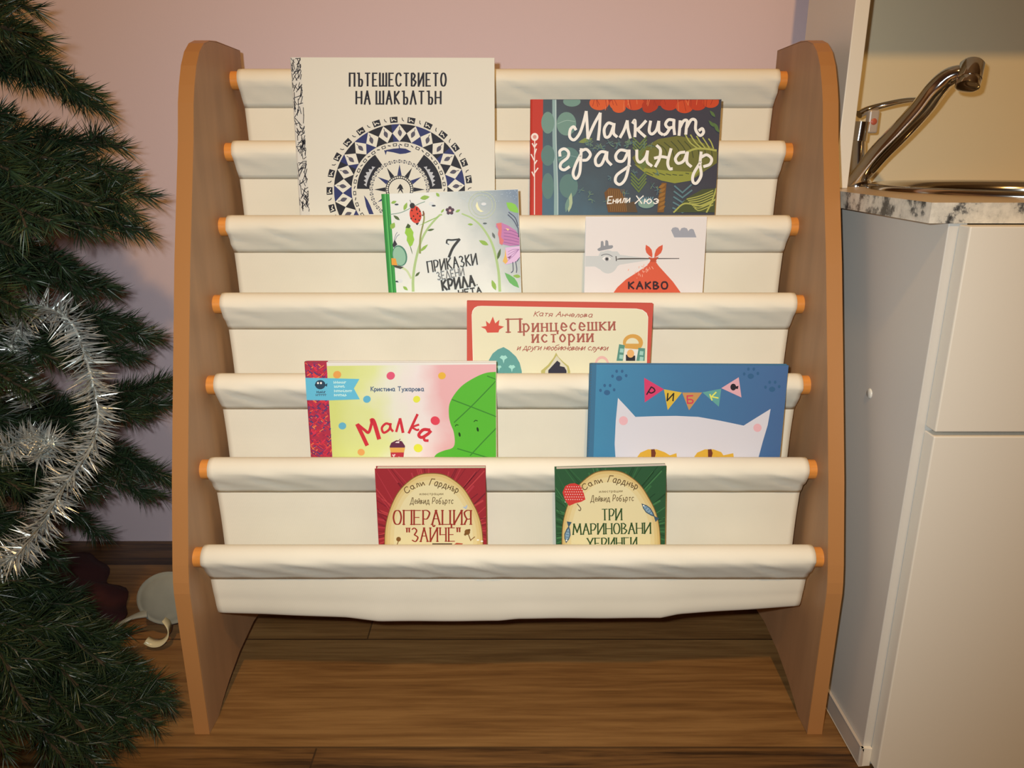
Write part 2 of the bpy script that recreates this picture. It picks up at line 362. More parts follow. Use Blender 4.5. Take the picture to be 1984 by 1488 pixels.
class Book:
    """a picture book standing in pocket i (between rod i and rod i+1); photo points on its cover are carried onto its plane"""
    def __init__(s, i, tl, tr, th, label, cover, spine_w=0, spine=None, roll=0, lean=3.4, hard=True, page='cfc3a2', gap=.0):
        y, z = ROD[i]
        th0 = RF+.0012
        s.th = th; la = math.radians(lean)
        # back cover touches the roll of rod i
        s.M = Matrix.Translation((0, y-th0-gap, z)) @ Matrix.Rotation(-la, 4, 'X') @ Matrix.Translation((0, -th, 0))
        s.Mi = s.M.inverted()
        a, b = s.raw(*tl), s.raw(*tr)
        w = (Vector(b)-Vector(a)).length; s.w = w
        rl = roll if roll else math.atan2(b[1]-a[1], b[0]-a[0])
        zb = ROD[i+1][1]-.070 - sag(i, (a[0]+b[0])/2-XC)
        top = (a[1]+b[1])/2
        base = s.Mi @ Vector(((a[0]+b[0])/2, y-.03, zb))
        s.h = top-base.z-abs(math.sin(rl))*w/2*.9
        # frame: origin at bottom centre of the front face
        cx = (a[0]+b[0])/2; cz = top
        s.M = s.M @ Matrix.Translation((cx, 0, cz)) @ Matrix.Rotation(-rl, 4, 'Y') @ Matrix.Translation((0, 0, -s.h))
        s.Mi = s.M.inverted()
        s.o = thing('picture_book', label, 'book', 'picture books in the canvas pockets')
        s.o.matrix_world = s.M; s.o.rotation_mode = 'XYZ'
        s.cover = cover; s.spine_w = spine_w; s.sp = MB(); s.fc = MB(); s.k = 0; s.n = 0
        s.hard = hard; s.page = page; s.spm = spine
        bt = .0022 if hard else .0006; s.bt = bt
        x0, x1 = -w/2, w/2
        xs = x0 + (spine_w if spine else .004)
        s.fc.box((xs if spine else x0, 0, 0), (x1, bt, s.h), cover)
    def raw(s, u, v):
        r = ray(u, v); o = s.Mi @ Vector((0, 0, HC)); d = s.Mi.to_3x3() @ r
        t = -o.y/d.y; p = o+d*t
        return (p.x, p.z)
    def P(s, u, v, k, tgt=None):
        x, z = s.raw(u, v)
        e = .0004
        x = max(-s.w/2+e, min(s.w/2-e, x)); z = min(s.h-e, max(e, z))
        return (x, -.000012*k-.00003, z)
    def up(s): s.k += 1; return s.k
    def poly(s, pts, m, k=None, tgt=None):
        k = k or s.up(); (tgt or s.fc).face([s.P(u, v, k) for u, v in pts], m)
    def disc(s, u, v, ru, rv, m, rot=0, n=24, k=None, tgt=None, a0=0, a1=360):
        c, d = math.cos(math.radians(rot)), math.sin(math.radians(rot)); pts = []
        for j in range(n+(a1-a0 < 360)):
            q = math.radians(a0+(a1-a0)*j/n); x, y = ru*math.cos(q), rv*math.sin(q); pts.append((u+x*c-y*d, v+x*d+y*c))
        s.poly(pts, m, k, tgt)
    def stroke(s, pts, w, m, smooth=True, k=None, tgt=None, contrast=0, taper=0):
        """ribbon of width w px along pts; contrast thins the horizontal runs"""
        p = [Vector(q) for q in pts]
        if smooth and len(p) > 2: p = catmull([(a[0], a[1], 0) for a in pts], 7); p = [Vector((a.x, a.y)) for a in p]
        k = k or s.up(); mb = tgt or s.fc
        s.n = (s.n+1) % 4; k_ = k; lv = lambda i: k_+s.n*.25+(i % 3)*.083      # overlapping pieces never share a plane
        L = []; R = []; n = len(p)
        def wid(d, i):
            f = 1-contrast*(1-abs(d.y))
            if taper: f *= 1-taper*i/max(1, n-1)
            return w*f/2
        if smooth or n == 2:
            for i in range(n):
                d = p[min(i+1, n-1)]-p[max(i-1, 0)]
                if d.length < 1e-6: d = Vector((1, 0))
                d.normalize(); nn = Vector((-d.y, d.x)); h = wid(d, i)
                q = p[i]
                if i == 0: q = q-d*h*.4
                if i == n-1: q = q+d*h*.4
                L.append(q+nn*h); R.append(q-nn*h)
            for i in range(n-1): mb.face([s.P(*a, lv(i)) for a in (L[i], L[i+1], R[i+1], R[i])], m)
        else:
            for i in range(n-1):
                d = (p[i+1]-p[i]).normalized(); nn = Vector((-d.y, d.x)); h = wid(d, 0)
                a, b = p[i]-d*h*.8, p[i+1]+d*h*.8
                mb.face([s.P(*q, lv(i)) for q in (a+nn*h, b+nn*h, b-nn*h, a-nn*h)], m)
        return k
    def text(s, txt, a, b, cap, w, m, gap=3, slant=0, serif=0, contrast=0, bend=0, jit=0, seed=1):
        rnd = random.Random(seed); adv = 0; pos = []
        for ch in txt:
            if ch == ' ': adv += 4; continue
            gw, st = glyph(ch); pos.append((adv, gw, st)); adv += gw+gap
        adv -= gap
        A, B = Vector(a), Vector(b); D = B-A; L = D.length; D.normalize(); Nn = Vector((D.y, -D.x))
        sx, sy = L/adv, cap/10; k = s.up()
        def tr(x, y, j):
            f = x/adv; off = bend*4*f*(1-f)
            q = A + D*(x*sx + slant*y*sy) + Nn*(y*sy+off+j); return (q.x, q.y)
        for ad, gw, st in pos:
            j = rnd.uniform(-jit, jit)
            for sm, pts in st:
                pp = [tr(ad+x, y, j) for x, y in pts]
                s.stroke(pp, w, m, sm, k, None, contrast)
                if serif:
                    for i, (x, y) in enumerate(pts):
                        if sm or y not in (0, 6, 10): continue
                        nb = [pts[q] for q in (i-1, i+1) if 0 <= q < len(pts)]
                        if all(abs(q[1]-y) > 1 for q in nb) or (len(nb) == 2 and any(abs(q[1]-y) > 1 for q in nb)):
                            s.stroke([tr(ad+x-serif, y, j), tr(ad+x+serif, y, j)], w*(1-contrast), m, False, k)
    def leaf(s, a, b, wd, m, k=None):
        A, B = Vector(a), Vector(b); d = B-A; n = Vector((-d.y, d.x)).normalized()*wd
        s.poly([A, A+d*.25+n*.75, A+d*.5+n, A+d*.78+n*.6, B, A+d*.78-n*.6, A+d*.5-n, A+d*.25-n*.75], m, k)
    def done(s):
        x0, x1 = -s.w/2, s.w/2; h, th, bt, sw = s.h, s.th, s.bt, s.spine_w
        f = s.fc.build('front_cover', s.o, weld=False)
        ins = .003 if s.hard else .0003
        q = MB(); mp = ink(s.page); q.box((x0+.002, bt, ins), (x1-ins, th-bt, h-ins), mp); q.build('page_block', s.o)
        q = MB(); q.box((x0+(sw if s.spm else 0), th-bt, 0), (x1, th, h), s.cover); q.build('back_cover', s.o)
        if s.spm:
            q = s.sp; e = .0003
            pr = [(x0+sw, 0), (x0+.0025, 0), (x0+.0006, .0008), (x0, .0025), (x0, th-.0025), (x0+.0006, th-.0008), (x0+.0025, th), (x0+sw, th), (x0+sw, th-bt), (x0+.003, th-bt), (x0+.002, th-bt-.001), (x0+.002, bt+.001), (x0+.003, bt), (x0+sw, bt)]
            k0 = len(q.v)
            n = len(pr)
            for i in range(n):
                a, b = pr[i], pr[(i+1) % n]
                q.face([(a[0], a[1], 0), (b[0], b[1], 0), (b[0], b[1], h), (a[0], a[1], h)], s.spm)
            for zc in (0, h):
                q.face([(*pr[j], zc) for j in (0, 1, 2, 3, 10+1, 12, 13)], s.spm)
                q.face([(*pr[j], zc) for j in (3, 4, 10, 11)], s.spm)
                q.face([(*pr[j], zc) for j in (4, 5, 6, 7, 8, 9, 10)], s.spm)
            q.build('spine', s.o, weld=False)
def smooth(p): return [(q.x, q.y) for q in catmull([(a[0], a[1], 0) for a in p], 5)]
def X(ox, oy, sc): return lambda *pts: [(ox+x*sc, oy+y*sc) for x, y in pts]

def lstroke(b, p, q, w, m, tgt, k):
    """stroke in cover coordinates (metres)"""
    p, q = Vector(p), Vector(q); d = (q-p).normalized(); n = Vector((-d.y, d.x))*w/2
    lim = lambda a: (max(-b.w/2+.0012, min(b.w/2-.0003, a.x)), -.000012*k-.00003, max(.0003, min(b.h-.0003, a.y)))
    tgt.face([lim(a) for a in (p+n, q+n, q-n, p-n)], m)
K_, NV, WH = ink('26262b'), ink('30365f'), ink('dad4bd')

# --- large white book with the round emblem, second pocket
b = Book(1, (561, 111), (958, 112), .008, 'large white picture book with black and navy round emblem and scribbled spine', ink('d6cfb7'), .0125, ink('cfc9b6'))
T = X(540, 90, .2218); R1 = random.Random(3)
for (p, q, t) in (((620, 345), (1460, 345), 'ПЪТЕШЕСТВИЕТО'), ((678, 502), (1415, 502), 'НА ШАКЪЛТЪН')):
    b.text(t, *T(p, q), 24.5, 3.7, K_, gap=3.6, contrast=.3)
def pol(r, a): return T((1055+r*math.cos(math.radians(a)), 1250-r*math.sin(math.radians(a))))[0]
def ring(r0, r1, a0, a1, m, k=None, n=6):
    b.poly([pol(r1, a0+(a1-a0)*j/n) for j in range(n+1)]+[pol(r0, a1-(a1-a0)*j/n) for j in range(n+1)], m, k)
k1, k2, k3 = b.up(), b.up(), b.up()
for j in range(25):
    a = 87.5+14.4*(j-12.5)
    if not -30 < a < 222: continue
    ring(585, 637, a-3.1, a+3.1, K_, k1, 3)
    b.stroke([pol(602, a-1.8), pol(615, a+.2), pol(600, a+1.6), pol(628, a+1.9)], 1.6, WH, False, k2)
    b.stroke([pol(600, a+6.2), pol(608, a+7.2), pol(626, a+7.6)], 1.5, K_, False, k1)
for j in range(26):
    a = 90+14.4*(j-13)
    if not -32 < a < 225: continue
    ring(418, 572, a, a+7.2, NV if j % 2 else K_, k1); ring(418, 572, a+7.2, a+14.4, K_ if (j+1) % 4 else NV, k1)
    b.poly([pol(570, a), pol(495, a+7.1), pol(420, a), pol(495, a-7.1)], WH, k2)
    b.leaf(pol(528, a), pol(462, a+R1.uniform(-2, 2)), 4.2, ink('55525a'), k3)
    b.stroke([pol(545, a), pol(528, a)], 1.4, ink('55525a'), True, k3)
for j in range(34):
    a = -30+7.4*j
    if j % 2:
        ring(380, 405, a-2.6, a+2.6, K_, k1, 2); ring(386, 399, a-1.6, a+1.6, WH, k2, 2)
    else: b.stroke([pol(388, a-1.5), pol(396, a+1.5)], 1.8, K_, False, k1)
for a0 in (1, 125): ring(262, 372, a0, a0+54, K_, k1, 12)
for sgn, ac in ((1, 24), (-1, 156)):
    zig = []
    for j in range(13):
        a = ac-sgn*19+sgn*38*j/12; zig.append(pol((335 if j % 2 else 312)-abs(j-6)*4, a))
    b.poly(zig+[pol(285+abs(j-6)*1.0, ac+sgn*19-sgn*38*j/12) for j in range(13)][1:-1], ink('b9b9b4'), k2)
b.poly(T((935, 905), (1000, 893), (1060, 888), (1110, 893), (1160, 920), (1110, 935), (1060, 940), (1000, 925), (935, 915)), NV, k1)
b.poly(T((920, 905), (945, 912), (935, 950)), NV, k1); b.stroke(T((1055, 890), (1050, 862)), 1.8, NV, False, k1)
b.poly(T((745, 1300), (775, 1340), (800, 1390), (830, 1465), (790, 1465), (765, 1400)), NV, k1)
for j in range(28):
    a = -40+10*j
    ring(232, 262, a-1.9, a+1.9, ink('45454c'), k1, 2); ring(240, 254, a-.9, a+.9, WH, k2, 2)
    b.stroke([pol(236, a+5), pol(257, a+5.6)], 1.3, ink('45454c'), False, k1)
for j in range(13):
    a = -90+30*j
    b.poly([pol(222, a), pol(124, a-9), pol(124, a+9)], K_ if j % 2 else NV, k1)
ring(94, 122, 0, 360, K_, k1, 48)
for j in range(36): b.disc(*pol(108, j*10), 1.7, 1.7, WH, n=8, k=k2)
b.poly(T((1040, 1285), (1055, 1240), (1030, 1250), (1050, 1215), (1062, 1200), (1078, 1218), (1090, 1250), (1075, 1245), (1090, 1290), (1062, 1255)), K_, k2)
for j in range(150):
    z = R1.uniform(b.h*.35, b.h); x = -b.w/2+R1.uniform(.001, .0122); a = R1.choice((.9, 2.2, 1.35, 1.8, .2))+R1.uniform(-.25, .25); l = R1.uniform(.005, .011)
    x2 = max(-b.w/2+.0012, min(-b.w/2+.0122, x+l*math.cos(a)))
    lstroke(b, (x, z), (x2, z+l*math.sin(a)), .0008, K_, b.sp, 1)
b.done()

# --- dark garden book with the red cloth spine, second pocket
b = Book(1, (1027.5, 192.5), (1398, 192.5), .008, 'dark green picture book with white handwritten title, orange petals and red spine', ink('474d50'), .0145, ink('b9382a'))
T = X(1000, 170, .2117); R1 = random.Random(5)
L0, L1 = b.raw(*T((300, 1150))[0]), b.raw(*T((1300, 200))[0])
full = [(1050, 180), (1420, 180), (1420, 520), (1050, 520)]
bg = gradient_print('garden_print', L0, L1, [(0, '4f6a74'), (.35, '49575b'), (.7, '45474a'), (1, '413f45')], .5, 30)
x0s = -b.w/2+b.spine_w
b.fc.face([(x0s+.0001, -.00003, .0003), (b.w/2-.0003, -.00003, .0003), (b.w/2-.0003, -.00003, b.h-.0003), (x0s+.0001, -.00003, b.h-.0003)], bg); b.up()
g1, g2, g3, g4 = ink('6f8d7c'), ink('5c7a70'), ink('7f8b4a'), ink('58703f')
b.stroke(T((350, 110), (352, 500), (365, 900), (365, 1160)), 8, ink('8aa39a'))
b.stroke(T((362, 110), (366, 500), (380, 900), (382, 1160)), 1.6, ink('b4c4b8'))
for c, r, m in (((510, 125), (80, 48), g1), ((460, 330), (90, 108), g1), ((290, 320), (60, 100), g1), ((290, 620), (62, 95), g2), ((480, 640), (100, 95), g2), ((480, 900), (85, 110), g2), ((290, 900), (55, 120), g2)):
    (u, v), = T(c); b.disc(u, v, r[0]*.2117, r[1]*.2117, m)
b.stroke(T((380, 330), (460, 300), (540, 310)), 1.3, ink('93ab98')); b.stroke(T((390, 660), (470, 620), (570, 640)), 1.2, ink('7d978f'))
b.leaf(*T((700, 465), (570, 500)), 5, g3); b.leaf(*T((480, 1140), (505, 960)), 5, ink('a9b58a')); b.leaf(*T((455, 1140), (480, 1000)), 4, g1)
# red petals along the top
b.poly(T((690, 106), (1860, 106), (1840, 150), (1700, 170), (900, 160), (720, 140)), ink('a8381f'))
for c, r in (((760, 140), 90), ((930, 150), 75), ((1080, 140), 90), ((1225, 165), 75), ((1400, 150), 80), ((1540, 175), 80), ((1660, 150), 80), ((1780, 130), 75), ((940, 185), 62), ((1210, 190), 55)):
    (u, v), = T(c); b.disc(u, v, r*.2117, r*.155, ink(R1.choice(('c24a26', 'b53d22', 'cc5a2c', 'a8381f'))))
for j in range(26):
    x = R1.uniform(700, 1800); b.stroke(T((x, 110), (x+R1.uniform(-25, 25), R1.uniform(150, 215))), 1, ink(R1.choice(('d87848', '9a3220'))))
# leaves on the right
gold = ink('8d8f3c'); dg = ink('4c5230'); lg = ink('a6a653')
b.poly(T((1060, 640), (1150, 560), (1300, 470), (1480, 440), (1640, 470), (1780, 540), (1840, 590), (1835, 690), (1730, 760), (1600, 850), (1450, 875), (1330, 850), (1200, 780), (1110, 730)), ink('6d6c34'))
b.poly(T((1080, 700), (1200, 740), (1400, 760), (1600, 770), (1720, 720), (1600, 850), (1450, 875), (1330, 850), (1190, 790)), gold)
for j in range(9):
    b.stroke(T((1230+j*62, 480+abs(j-4)*10), (1300+j*60, 560), (1330+j*58, 640)), 1.8, ink('4a4d2c'))
    b.stroke(T((1190+j*60, 770+j*6-(j > 5)*(j-5)*24), (1250+j*55, 800-(j > 5)*(j-5)*12)), 1.6, dg)
b.stroke(T((1830, 575), (1740, 560), (1640, 560), (1560, 590)), 4, lg)
for j in range(5): b.stroke(T((1540+j*55, 420+j*12), (1590+j*48, 500), (1660+j*36, 556)), 2.6, lg)
for cx_, cy_, s_ in ((1130, 520, 1), (1120, 850, 1.1), (1160, 640, .7)):
    for j in range(4):
        b.stroke(T((cx_-60*s_, cy_-60*s_+j*30), (cx_, cy_+j*34), (cx_+60*s_, cy_-70*s_+j*30)), 3, ink('66763f'), False)
for j in range(5):
    b.stroke(T((1450-j*4, 900+j*50), (1520, 960+j*45), (1600+j*5, 890+j*50)), 3, ink('5d7a7a'), False)
b.poly(T((1440, 1140), (1560, 1010), (1700, 930), (1840, 920), (1840, 1140)), dg)
for j in range(7): b.stroke(T((1560+j*12, 1020+j*14), (1680, 990+j*22), (1800, 940+j*22)), 2, lg)
b.stroke(T((1440, 1140), (1540, 1060), (1700, 1080), (1830, 1020)), 3, lg); b.stroke(T((1830, 920), (1790, 1040), (1740, 1140)), 3, lg)
for (x, y) in ((1790, 240), (1820, 350), (1780, 330), (1830, 380)): b.leaf(*T((x+30, y+30), (x-20, y-30)), 3, g4)
# brown boots / trunk and grasses
b.poly(T((805, 960), (850, 915), (940, 925), (985, 1000), (1010, 1140), (840, 1140)), ink('6d4b2a'))
b.poly(T((1290, 1140), (1300, 1000), (1330, 870), (1375, 870), (1360, 1020), (1350, 1140)), ink('7a5428'))
b.poly(T((1000, 1060), (1080, 1040), (1110, 1140), (1010, 1140)), ink('5c4a34'))
for j in range(9): b.stroke(T((840+j*18, 930), (865+j*18, 1130)), 1, ink('8d6a38'))
for j in range(6): b.leaf(*T((1300, 1120-j*40), (1365, 1080-j*40)), 3, ink('94692f'))
for j in range(34):
    x, y = R1.uniform(560, 1300), R1.choice((R1.uniform(760, 1130), R1.uniform(480, 560)))
    for q in range(5):
        a = R1.uniform(0, 6.3); b.stroke(T((x, y), (x+32*math.cos(a), y+32*math.sin(a))), 1.1, ink(R1.choice(('5b7568', '6f8462', '566e72'))), k=b.k)
b.up()
(u, v), = T((1190, 1060)); b.disc(u, v, 16, 9, ink('7d9a86'))
for j in range(7): b.stroke(T((1120+j*22, 1000), (1180+j*6, 1060)), 1.6, ink('6e8f95'))
w2 = ink('eae3cf')
for st in (((545,385),(525,358),(495,385),(490,450),(530,478),(580,420),(615,320),(640,220)), ((640,220),(648,330),(655,465)), ((655,465),(710,340),(768,235)), ((768,235),(762,360),(750,478)),
  ((885,335),(840,325),(805,380),(815,450),(855,440),(890,350)), ((895,330),(890,415),(920,450)), ((950,455),(985,390),(1015,305)), ((1015,305),(1022,380),(1042,460)),
  ((1065,325),(1085,300),(1088,380),(1085,448)), ((1185,305),(1130,365),(1100,385)), ((1110,385),(1140,415),(1178,448)), ((1228,308),(1215,395),(1240,425),(1280,390),(1303,310)), ((1303,310),(1305,400),(1338,430)),
  ((1440,298),(1392,295),(1365,335),(1390,368),(1435,362)), ((1442,295),(1440,360),(1448,428)), ((1405,370),(1375,418),(1348,432)),
  ((1498,305),(1494,370),(1488,435)), ((1494,370),(1530,305),(1562,305),(1555,370),(1550,425)), ((1555,370),(1600,295),(1640,305),(1640,385),(1680,438),(1712,410),(1700,375),(1672,392)),
  ((400,625),(400,580),(440,560),(478,590),(470,640),(412,690),(405,735),(440,752),(485,725)), ((595,560),(590,650),(580,780),(545,832),(520,785),(545,700),(585,620)), ((585,585),(640,565),(678,610),(650,658),(610,665)),
  ((820,590),(770,590),(725,650),(735,708),(780,700),(825,600)), ((830,588),(830,660),(868,706)), ((1012,580),(950,572),(910,620),(925,668),(980,668),(1020,590)), ((1032,572),(1030,700),(1000,830),(950,885),(908,860),(920,800),(1000,740),(1040,710)),
  ((1102,572),(1105,655),(1135,682),(1180,640),(1200,585)), ((1200,580),(1196,675),(1238,716)), ((1285,530),(1318,570),(1308,650),(1272,722)), ((1415,560),(1385,680),(1400,740),(1425,742)), ((1265,645),(1330,632),(1400,645)),
  ((1540,590),(1490,600),(1455,650),(1478,692),(1530,670),(1560,600)), ((1565,590),(1560,680),(1598,722)), ((1690,590),(1680,700),(1690,800),(1650,872),(1615,860),(1620,790),(1685,680)), ((1685,640),(1740,615),(1785,650),(1770,700),(1715,722))):
    b.stroke(T(*st), 5.6, w2, k=b.k)
b.up()
b.text('Енили', *T((835, 1060), (1035, 1048)), 13, 2, w2, slant=.2, gap=2); b.text('Хюз', *T((1085, 1060), (1295, 1060)), 15, 2.2, w2, slant=.2, gap=2)
ks = 2
for u, v, r in ((170, 450, 34),):
    (u, v), = T((u, v)); b.disc(u, v, 7.2, 7.6, ink('e6d6c4'), k=ks, tgt=b.sp); b.disc(u, v, 3.6, 3.8, ink('cf8d7c'), k=ks+1, tgt=b.sp)
b.stroke(T((170, 480), (168, 700), (168, 900), (168, 1160)), 1.8, ink('e6d6c4'), k=ks, tgt=b.sp)
for (a_, c_) in (((168, 545), (148, 510)), ((168, 545), (188, 512)), ((168, 610), (185, 560)), ((168, 670), (138, 610)), ((168, 700), (190, 665)), ((168, 780), (200, 735)), ((165, 810), (145, 770))):
    b.stroke(T(a_, c_), 2.4, ink('e6d6c4'), k=ks, tgt=b.sp)
b.done()

# --- garden tales book with the green spine, third pocket
b = Book(2, (738, 376), (1004, 366.5), .008, 'white picture book with ladybird, butterfly and green stems, and a green spine', ink('dbdac8'), .0095, ink('3c9443'), lean=3)
T = X(720, 350, .15625); R1 = random.Random(8)
x0s = -b.w/2+b.spine_w
A0, A1 = b.raw(*T((1750, 100))[0]), b.raw(*T((1000, 640))[0])
sky = gradient_print('dusk_print', A0, A1, [(0, '7c8b96'), (.35, 'a3aca6'), (.7, 'c6c9bb'), (1, 'dddccb')], .3, 60)
b.fc.face([(x0s+.0001, -.00003, .0003), (b.w/2-.0003, -.00003, .0003), (b.w/2-.0003, -.00003, b.h-.0003), (x0s+.0001, -.00003, b.h-.0003)], sky); b.up()
gl, gm, gd = ink('a9c07e'), ink('8fb04e'), ink('55653c')
b.stroke(T((515, 1370), (515, 1210), (545, 1000), (610, 760), (700, 590), (830, 440), (870, 420)), 5.5, gl, taper=.4)
b.stroke(T((600, 900), (605, 700), (650, 480), (640, 400)), 4, ink('8d9156'), taper=.4)
b.stroke(T((1590, 1370), (1570, 1100), (1500, 800), (1380, 590), (1250, 470), (1120, 410)), 5.5, gl, taper=.5)
b.stroke(T((490, 1210), (430, 1110), (330, 1060)), 4, ink('c3cf9a'))
b.stroke(T((230, 420), (380, 390), (560, 300), (660, 260)), 1.4, ink('7a9580'))
for a_, c_, w_, m in (((510, 920), (470, 780), 0.8, gd), ((600, 880), (700, 790), 3, gm), ((690, 620), (780, 600), 2.2, gd), ((540, 1190), (600, 1130), 2.4, gd), ((1260, 545), (1190, 540), 2.2, gm), ((1450, 800), (1330, 740), 4.2, gm), ((1560, 980), (1600, 840), 3, gd), ((1530, 720), (1495, 640), 2.6, ink('6b7068')),
                      ((1540, 1360), (1490, 1230), 4.2, gm), ((1830, 1330), (1650, 1140), 6.5, ink('6cab5e')), ((1855, 1190), (1750, 1180), 3.5, gm), ((240, 600), (285, 520), 5, gm), ((350, 490), (270, 430), 3, gd), ((400, 370), (440, 270), 3.5, gm), ((600, 220), (720, 200), 4.5, gm), ((860, 400), (900, 350), 2, gm), ((240, 280), (310, 255), 3, gm), ((840, 200), (800, 150), 3, gm), ((390, 1310), (450, 1360), 3, gm), ((1670, 270), (1830, 400), 8, ink('86c04c')), ((1040, 390), (1100, 360), 2.5, gm), ((580, 560), (860, 430), 1, gm)):
    b.leaf(*T(a_, c_), w_, m)
b.poly(T((450, 540), (490, 590), (520, 640), (515, 680), (530, 730), (505, 800), (475, 820), (435, 740), (440, 690), (412, 650), (425, 590)), ink('93c042'))
b.poly(T((420, 585), (450, 530), (485, 560), (470, 590)), ink('45552f'))
# ladybird
(u, v), = T((545, 420)); b.disc(u, v, 11.5, 17, ink('cf4632'), rot=-8); (u, v), = T((505, 310)); b.disc(u, v, 5, 5.5, ink('35322f'))
kk = b.up()
for p in ((500, 370), (560, 360), (600, 380), (520, 440), (570, 410), (600, 440), (490, 470), (545, 480), (590, 490), (560, 340)):
    (u, v), = T(p); b.disc(u, v, 1.5, 1.7, ink('3d211c'), n=10, k=kk)
b.poly(T((545, 530), (590, 520), (570, 550), (555, 545)), ink('35322f'), kk); b.stroke(T((495, 290), (475, 240)), 1, ink('4a4845'), k=kk); b.stroke(T((625, 430), (650, 420), (640, 380)), 2.5, ink('7a4a30'), k=kk)
# beetle
(u, v), = T((350, 930)); b.disc(u, v, 14, 20.5, ink('4f7f66'), rot=-14); b.disc(u-.8, v+.6, 12, 18.5, ink('8fb796'), rot=-14)
b.poly(T((255, 1040), (320, 1050), (400, 1070), (360, 1095), (290, 1075)), ink('4b4a40')); b.poly(T((245, 960), (300, 965), (320, 1050), (250, 1045)), ink('dd9a3c'))
b.poly(T((285, 730), (320, 790), (275, 830), (258, 800)), ink('38363a'))
b.stroke(T((280, 735), (300, 670), (320, 640)), 1, ink('77757a')); b.stroke(T((295, 735), (315, 690), (345, 665)), 1, ink('77757a'))
# flower, moon, small insects
kk = b.up()
for j in range(5):
    a = math.radians(72*j-90); (u, v), = T((972+34*math.cos(a), 372+34*math.sin(a))); b.disc(u, v, 3.4, 3.4, ink('57424a'), n=12, k=kk)
(u, v), = T((972, 372)); b.disc(u, v, 2.4, 2.4, ink('d8a8a0'), n=10)
for r in (26, 20): 
    (u, v), = T((1370, 305)); 
    for j in range(24):
        b.stroke([(u+r*math.cos(j*.2618), v+r*math.sin(j*.2618)), (u+r*math.cos(j*.2618+.22), v+r*math.sin(j*.2618+.22))], 1.2, ink('b9bd98'), False, k=b.k)
b.poly(T((1310, 260), (1290, 310), (1310, 360), (1350, 390), (1390, 385), (1350, 360), (1325, 320)), ink('e8e2ad'))
for p, q in (((310, 295), '44464a'), ((770, 310), '3f3f43'), ((320, 1250), '3b3d44'), ((1405, 530), '5d6660')):
    (u, v), = T(p); b.disc(u, v, 4, 1.7, ink(q), n=10)
for p in ((740, 280), (1390, 290), (355, 1240)):
    (u, v), = T(p); b.disc(u, v, 5, 3, ink('d5d5cb'), n=12)
for j in range(60):
    u, v = T((R1.uniform(1050, 1800), R1.uniform(120, 260)))[0]; b.disc(u, v, .6, .6, ink('c9cfca'), n=5, k=b.k)
# butterfly
b.up(); b.poly(T((1545, 530), (1610, 520), (1700, 560), (1790, 620), (1835, 700), (1835, 800), (1720, 810), (1590, 780), (1580, 720), (1565, 660), (1575, 610), (1540, 570)), ink('bb7ba0'))
b.poly(T((1545, 530), (1610, 520), (1615, 600), (1605, 700), (1640, 740), (1620, 800), (1585, 780), (1580, 710), (1565, 660), (1575, 610)), ink('d4776f'))
b.poly(T((1660, 830), (1840, 810), (1840, 960), (1780, 1010), (1660, 1040), (1625, 1000), (1650, 930)), ink('d9b4cb'))
b.poly(T((1660, 840), (1650, 930), (1625, 1000), (1660, 1035), (1690, 1000), (1670, 930)), ink('ddb15c'))
for j in range(5): b.stroke(T((1640, 610+j*38), (1730, 620+j*40), (1825, 660+j*34)), 1.1, ink('8f5c86'), k=b.k)
for j in range(4): b.stroke(T((1690, 990-j*36), (1760, 930-j*26), (1830, 850)), 1, ink('a57da0'), k=b.k)
b.poly(T((1660, 590), (1710, 600), (1690, 620)), ink('ecc58a')); b.poly(T((1680, 950), (1740, 930), (1710, 970)), ink('8a5b78'))
for st in (((1690, 420), (1760, 490), (1810, 580)), ((1700, 390), (1780, 460), (1815, 560)), ((1815, 580), (1825, 700)), ((1750, 1010), (1755, 1110), (1730, 1140)), ((1785, 1000), (1800, 1090), (1795, 1140)), ((1800, 1000), (1840, 950))):
    b.stroke(T(*st), 1.6, ink('4d4c58'))
tx = ink('3f3f3b')
b.stroke(T((930, 775), (940, 735), (1000, 735), (1090, 725)), 3.2, tx); b.stroke(T((1090, 725), (1010, 830), (960, 945)), 5, tx); b.stroke(T((930, 775), (960, 790)), 1.5, tx)
b.text('ПРИКАЗКИ', *T((705, 1135), (1310, 1035)), 20.5, 2.9, tx, gap=2.6, slant=.02, serif=.7, contrast=.45)
b.text('ЗЕЛЕНИ', *T((822, 1230), (1150, 1170)), 14.5, 1.9, ink('6f6f69'), gap=2.4)
b.text('КРИЛА', *T((885, 1360), (1280, 1300)), 19.5, 4.0, tx, gap=2.4)
b.text('НЕТА', *T((1085, 1428), (1362, 1388)), 11, 2.6, tx, gap=2.4); b.disc(*T((1308, 1290))[0], 1.3, 1.3, tx, n=8)
x0 = -b.w/2
for dx, c, wd in ((.0022, '2f7d38', .0012), (.0048, '62b45f', .0012), (.0062, '2a7434', .0008)):
    lstroke(b, (x0+dx, 0), (x0+dx, b.h), wd, ink(c), b.sp, 1)
b.done()

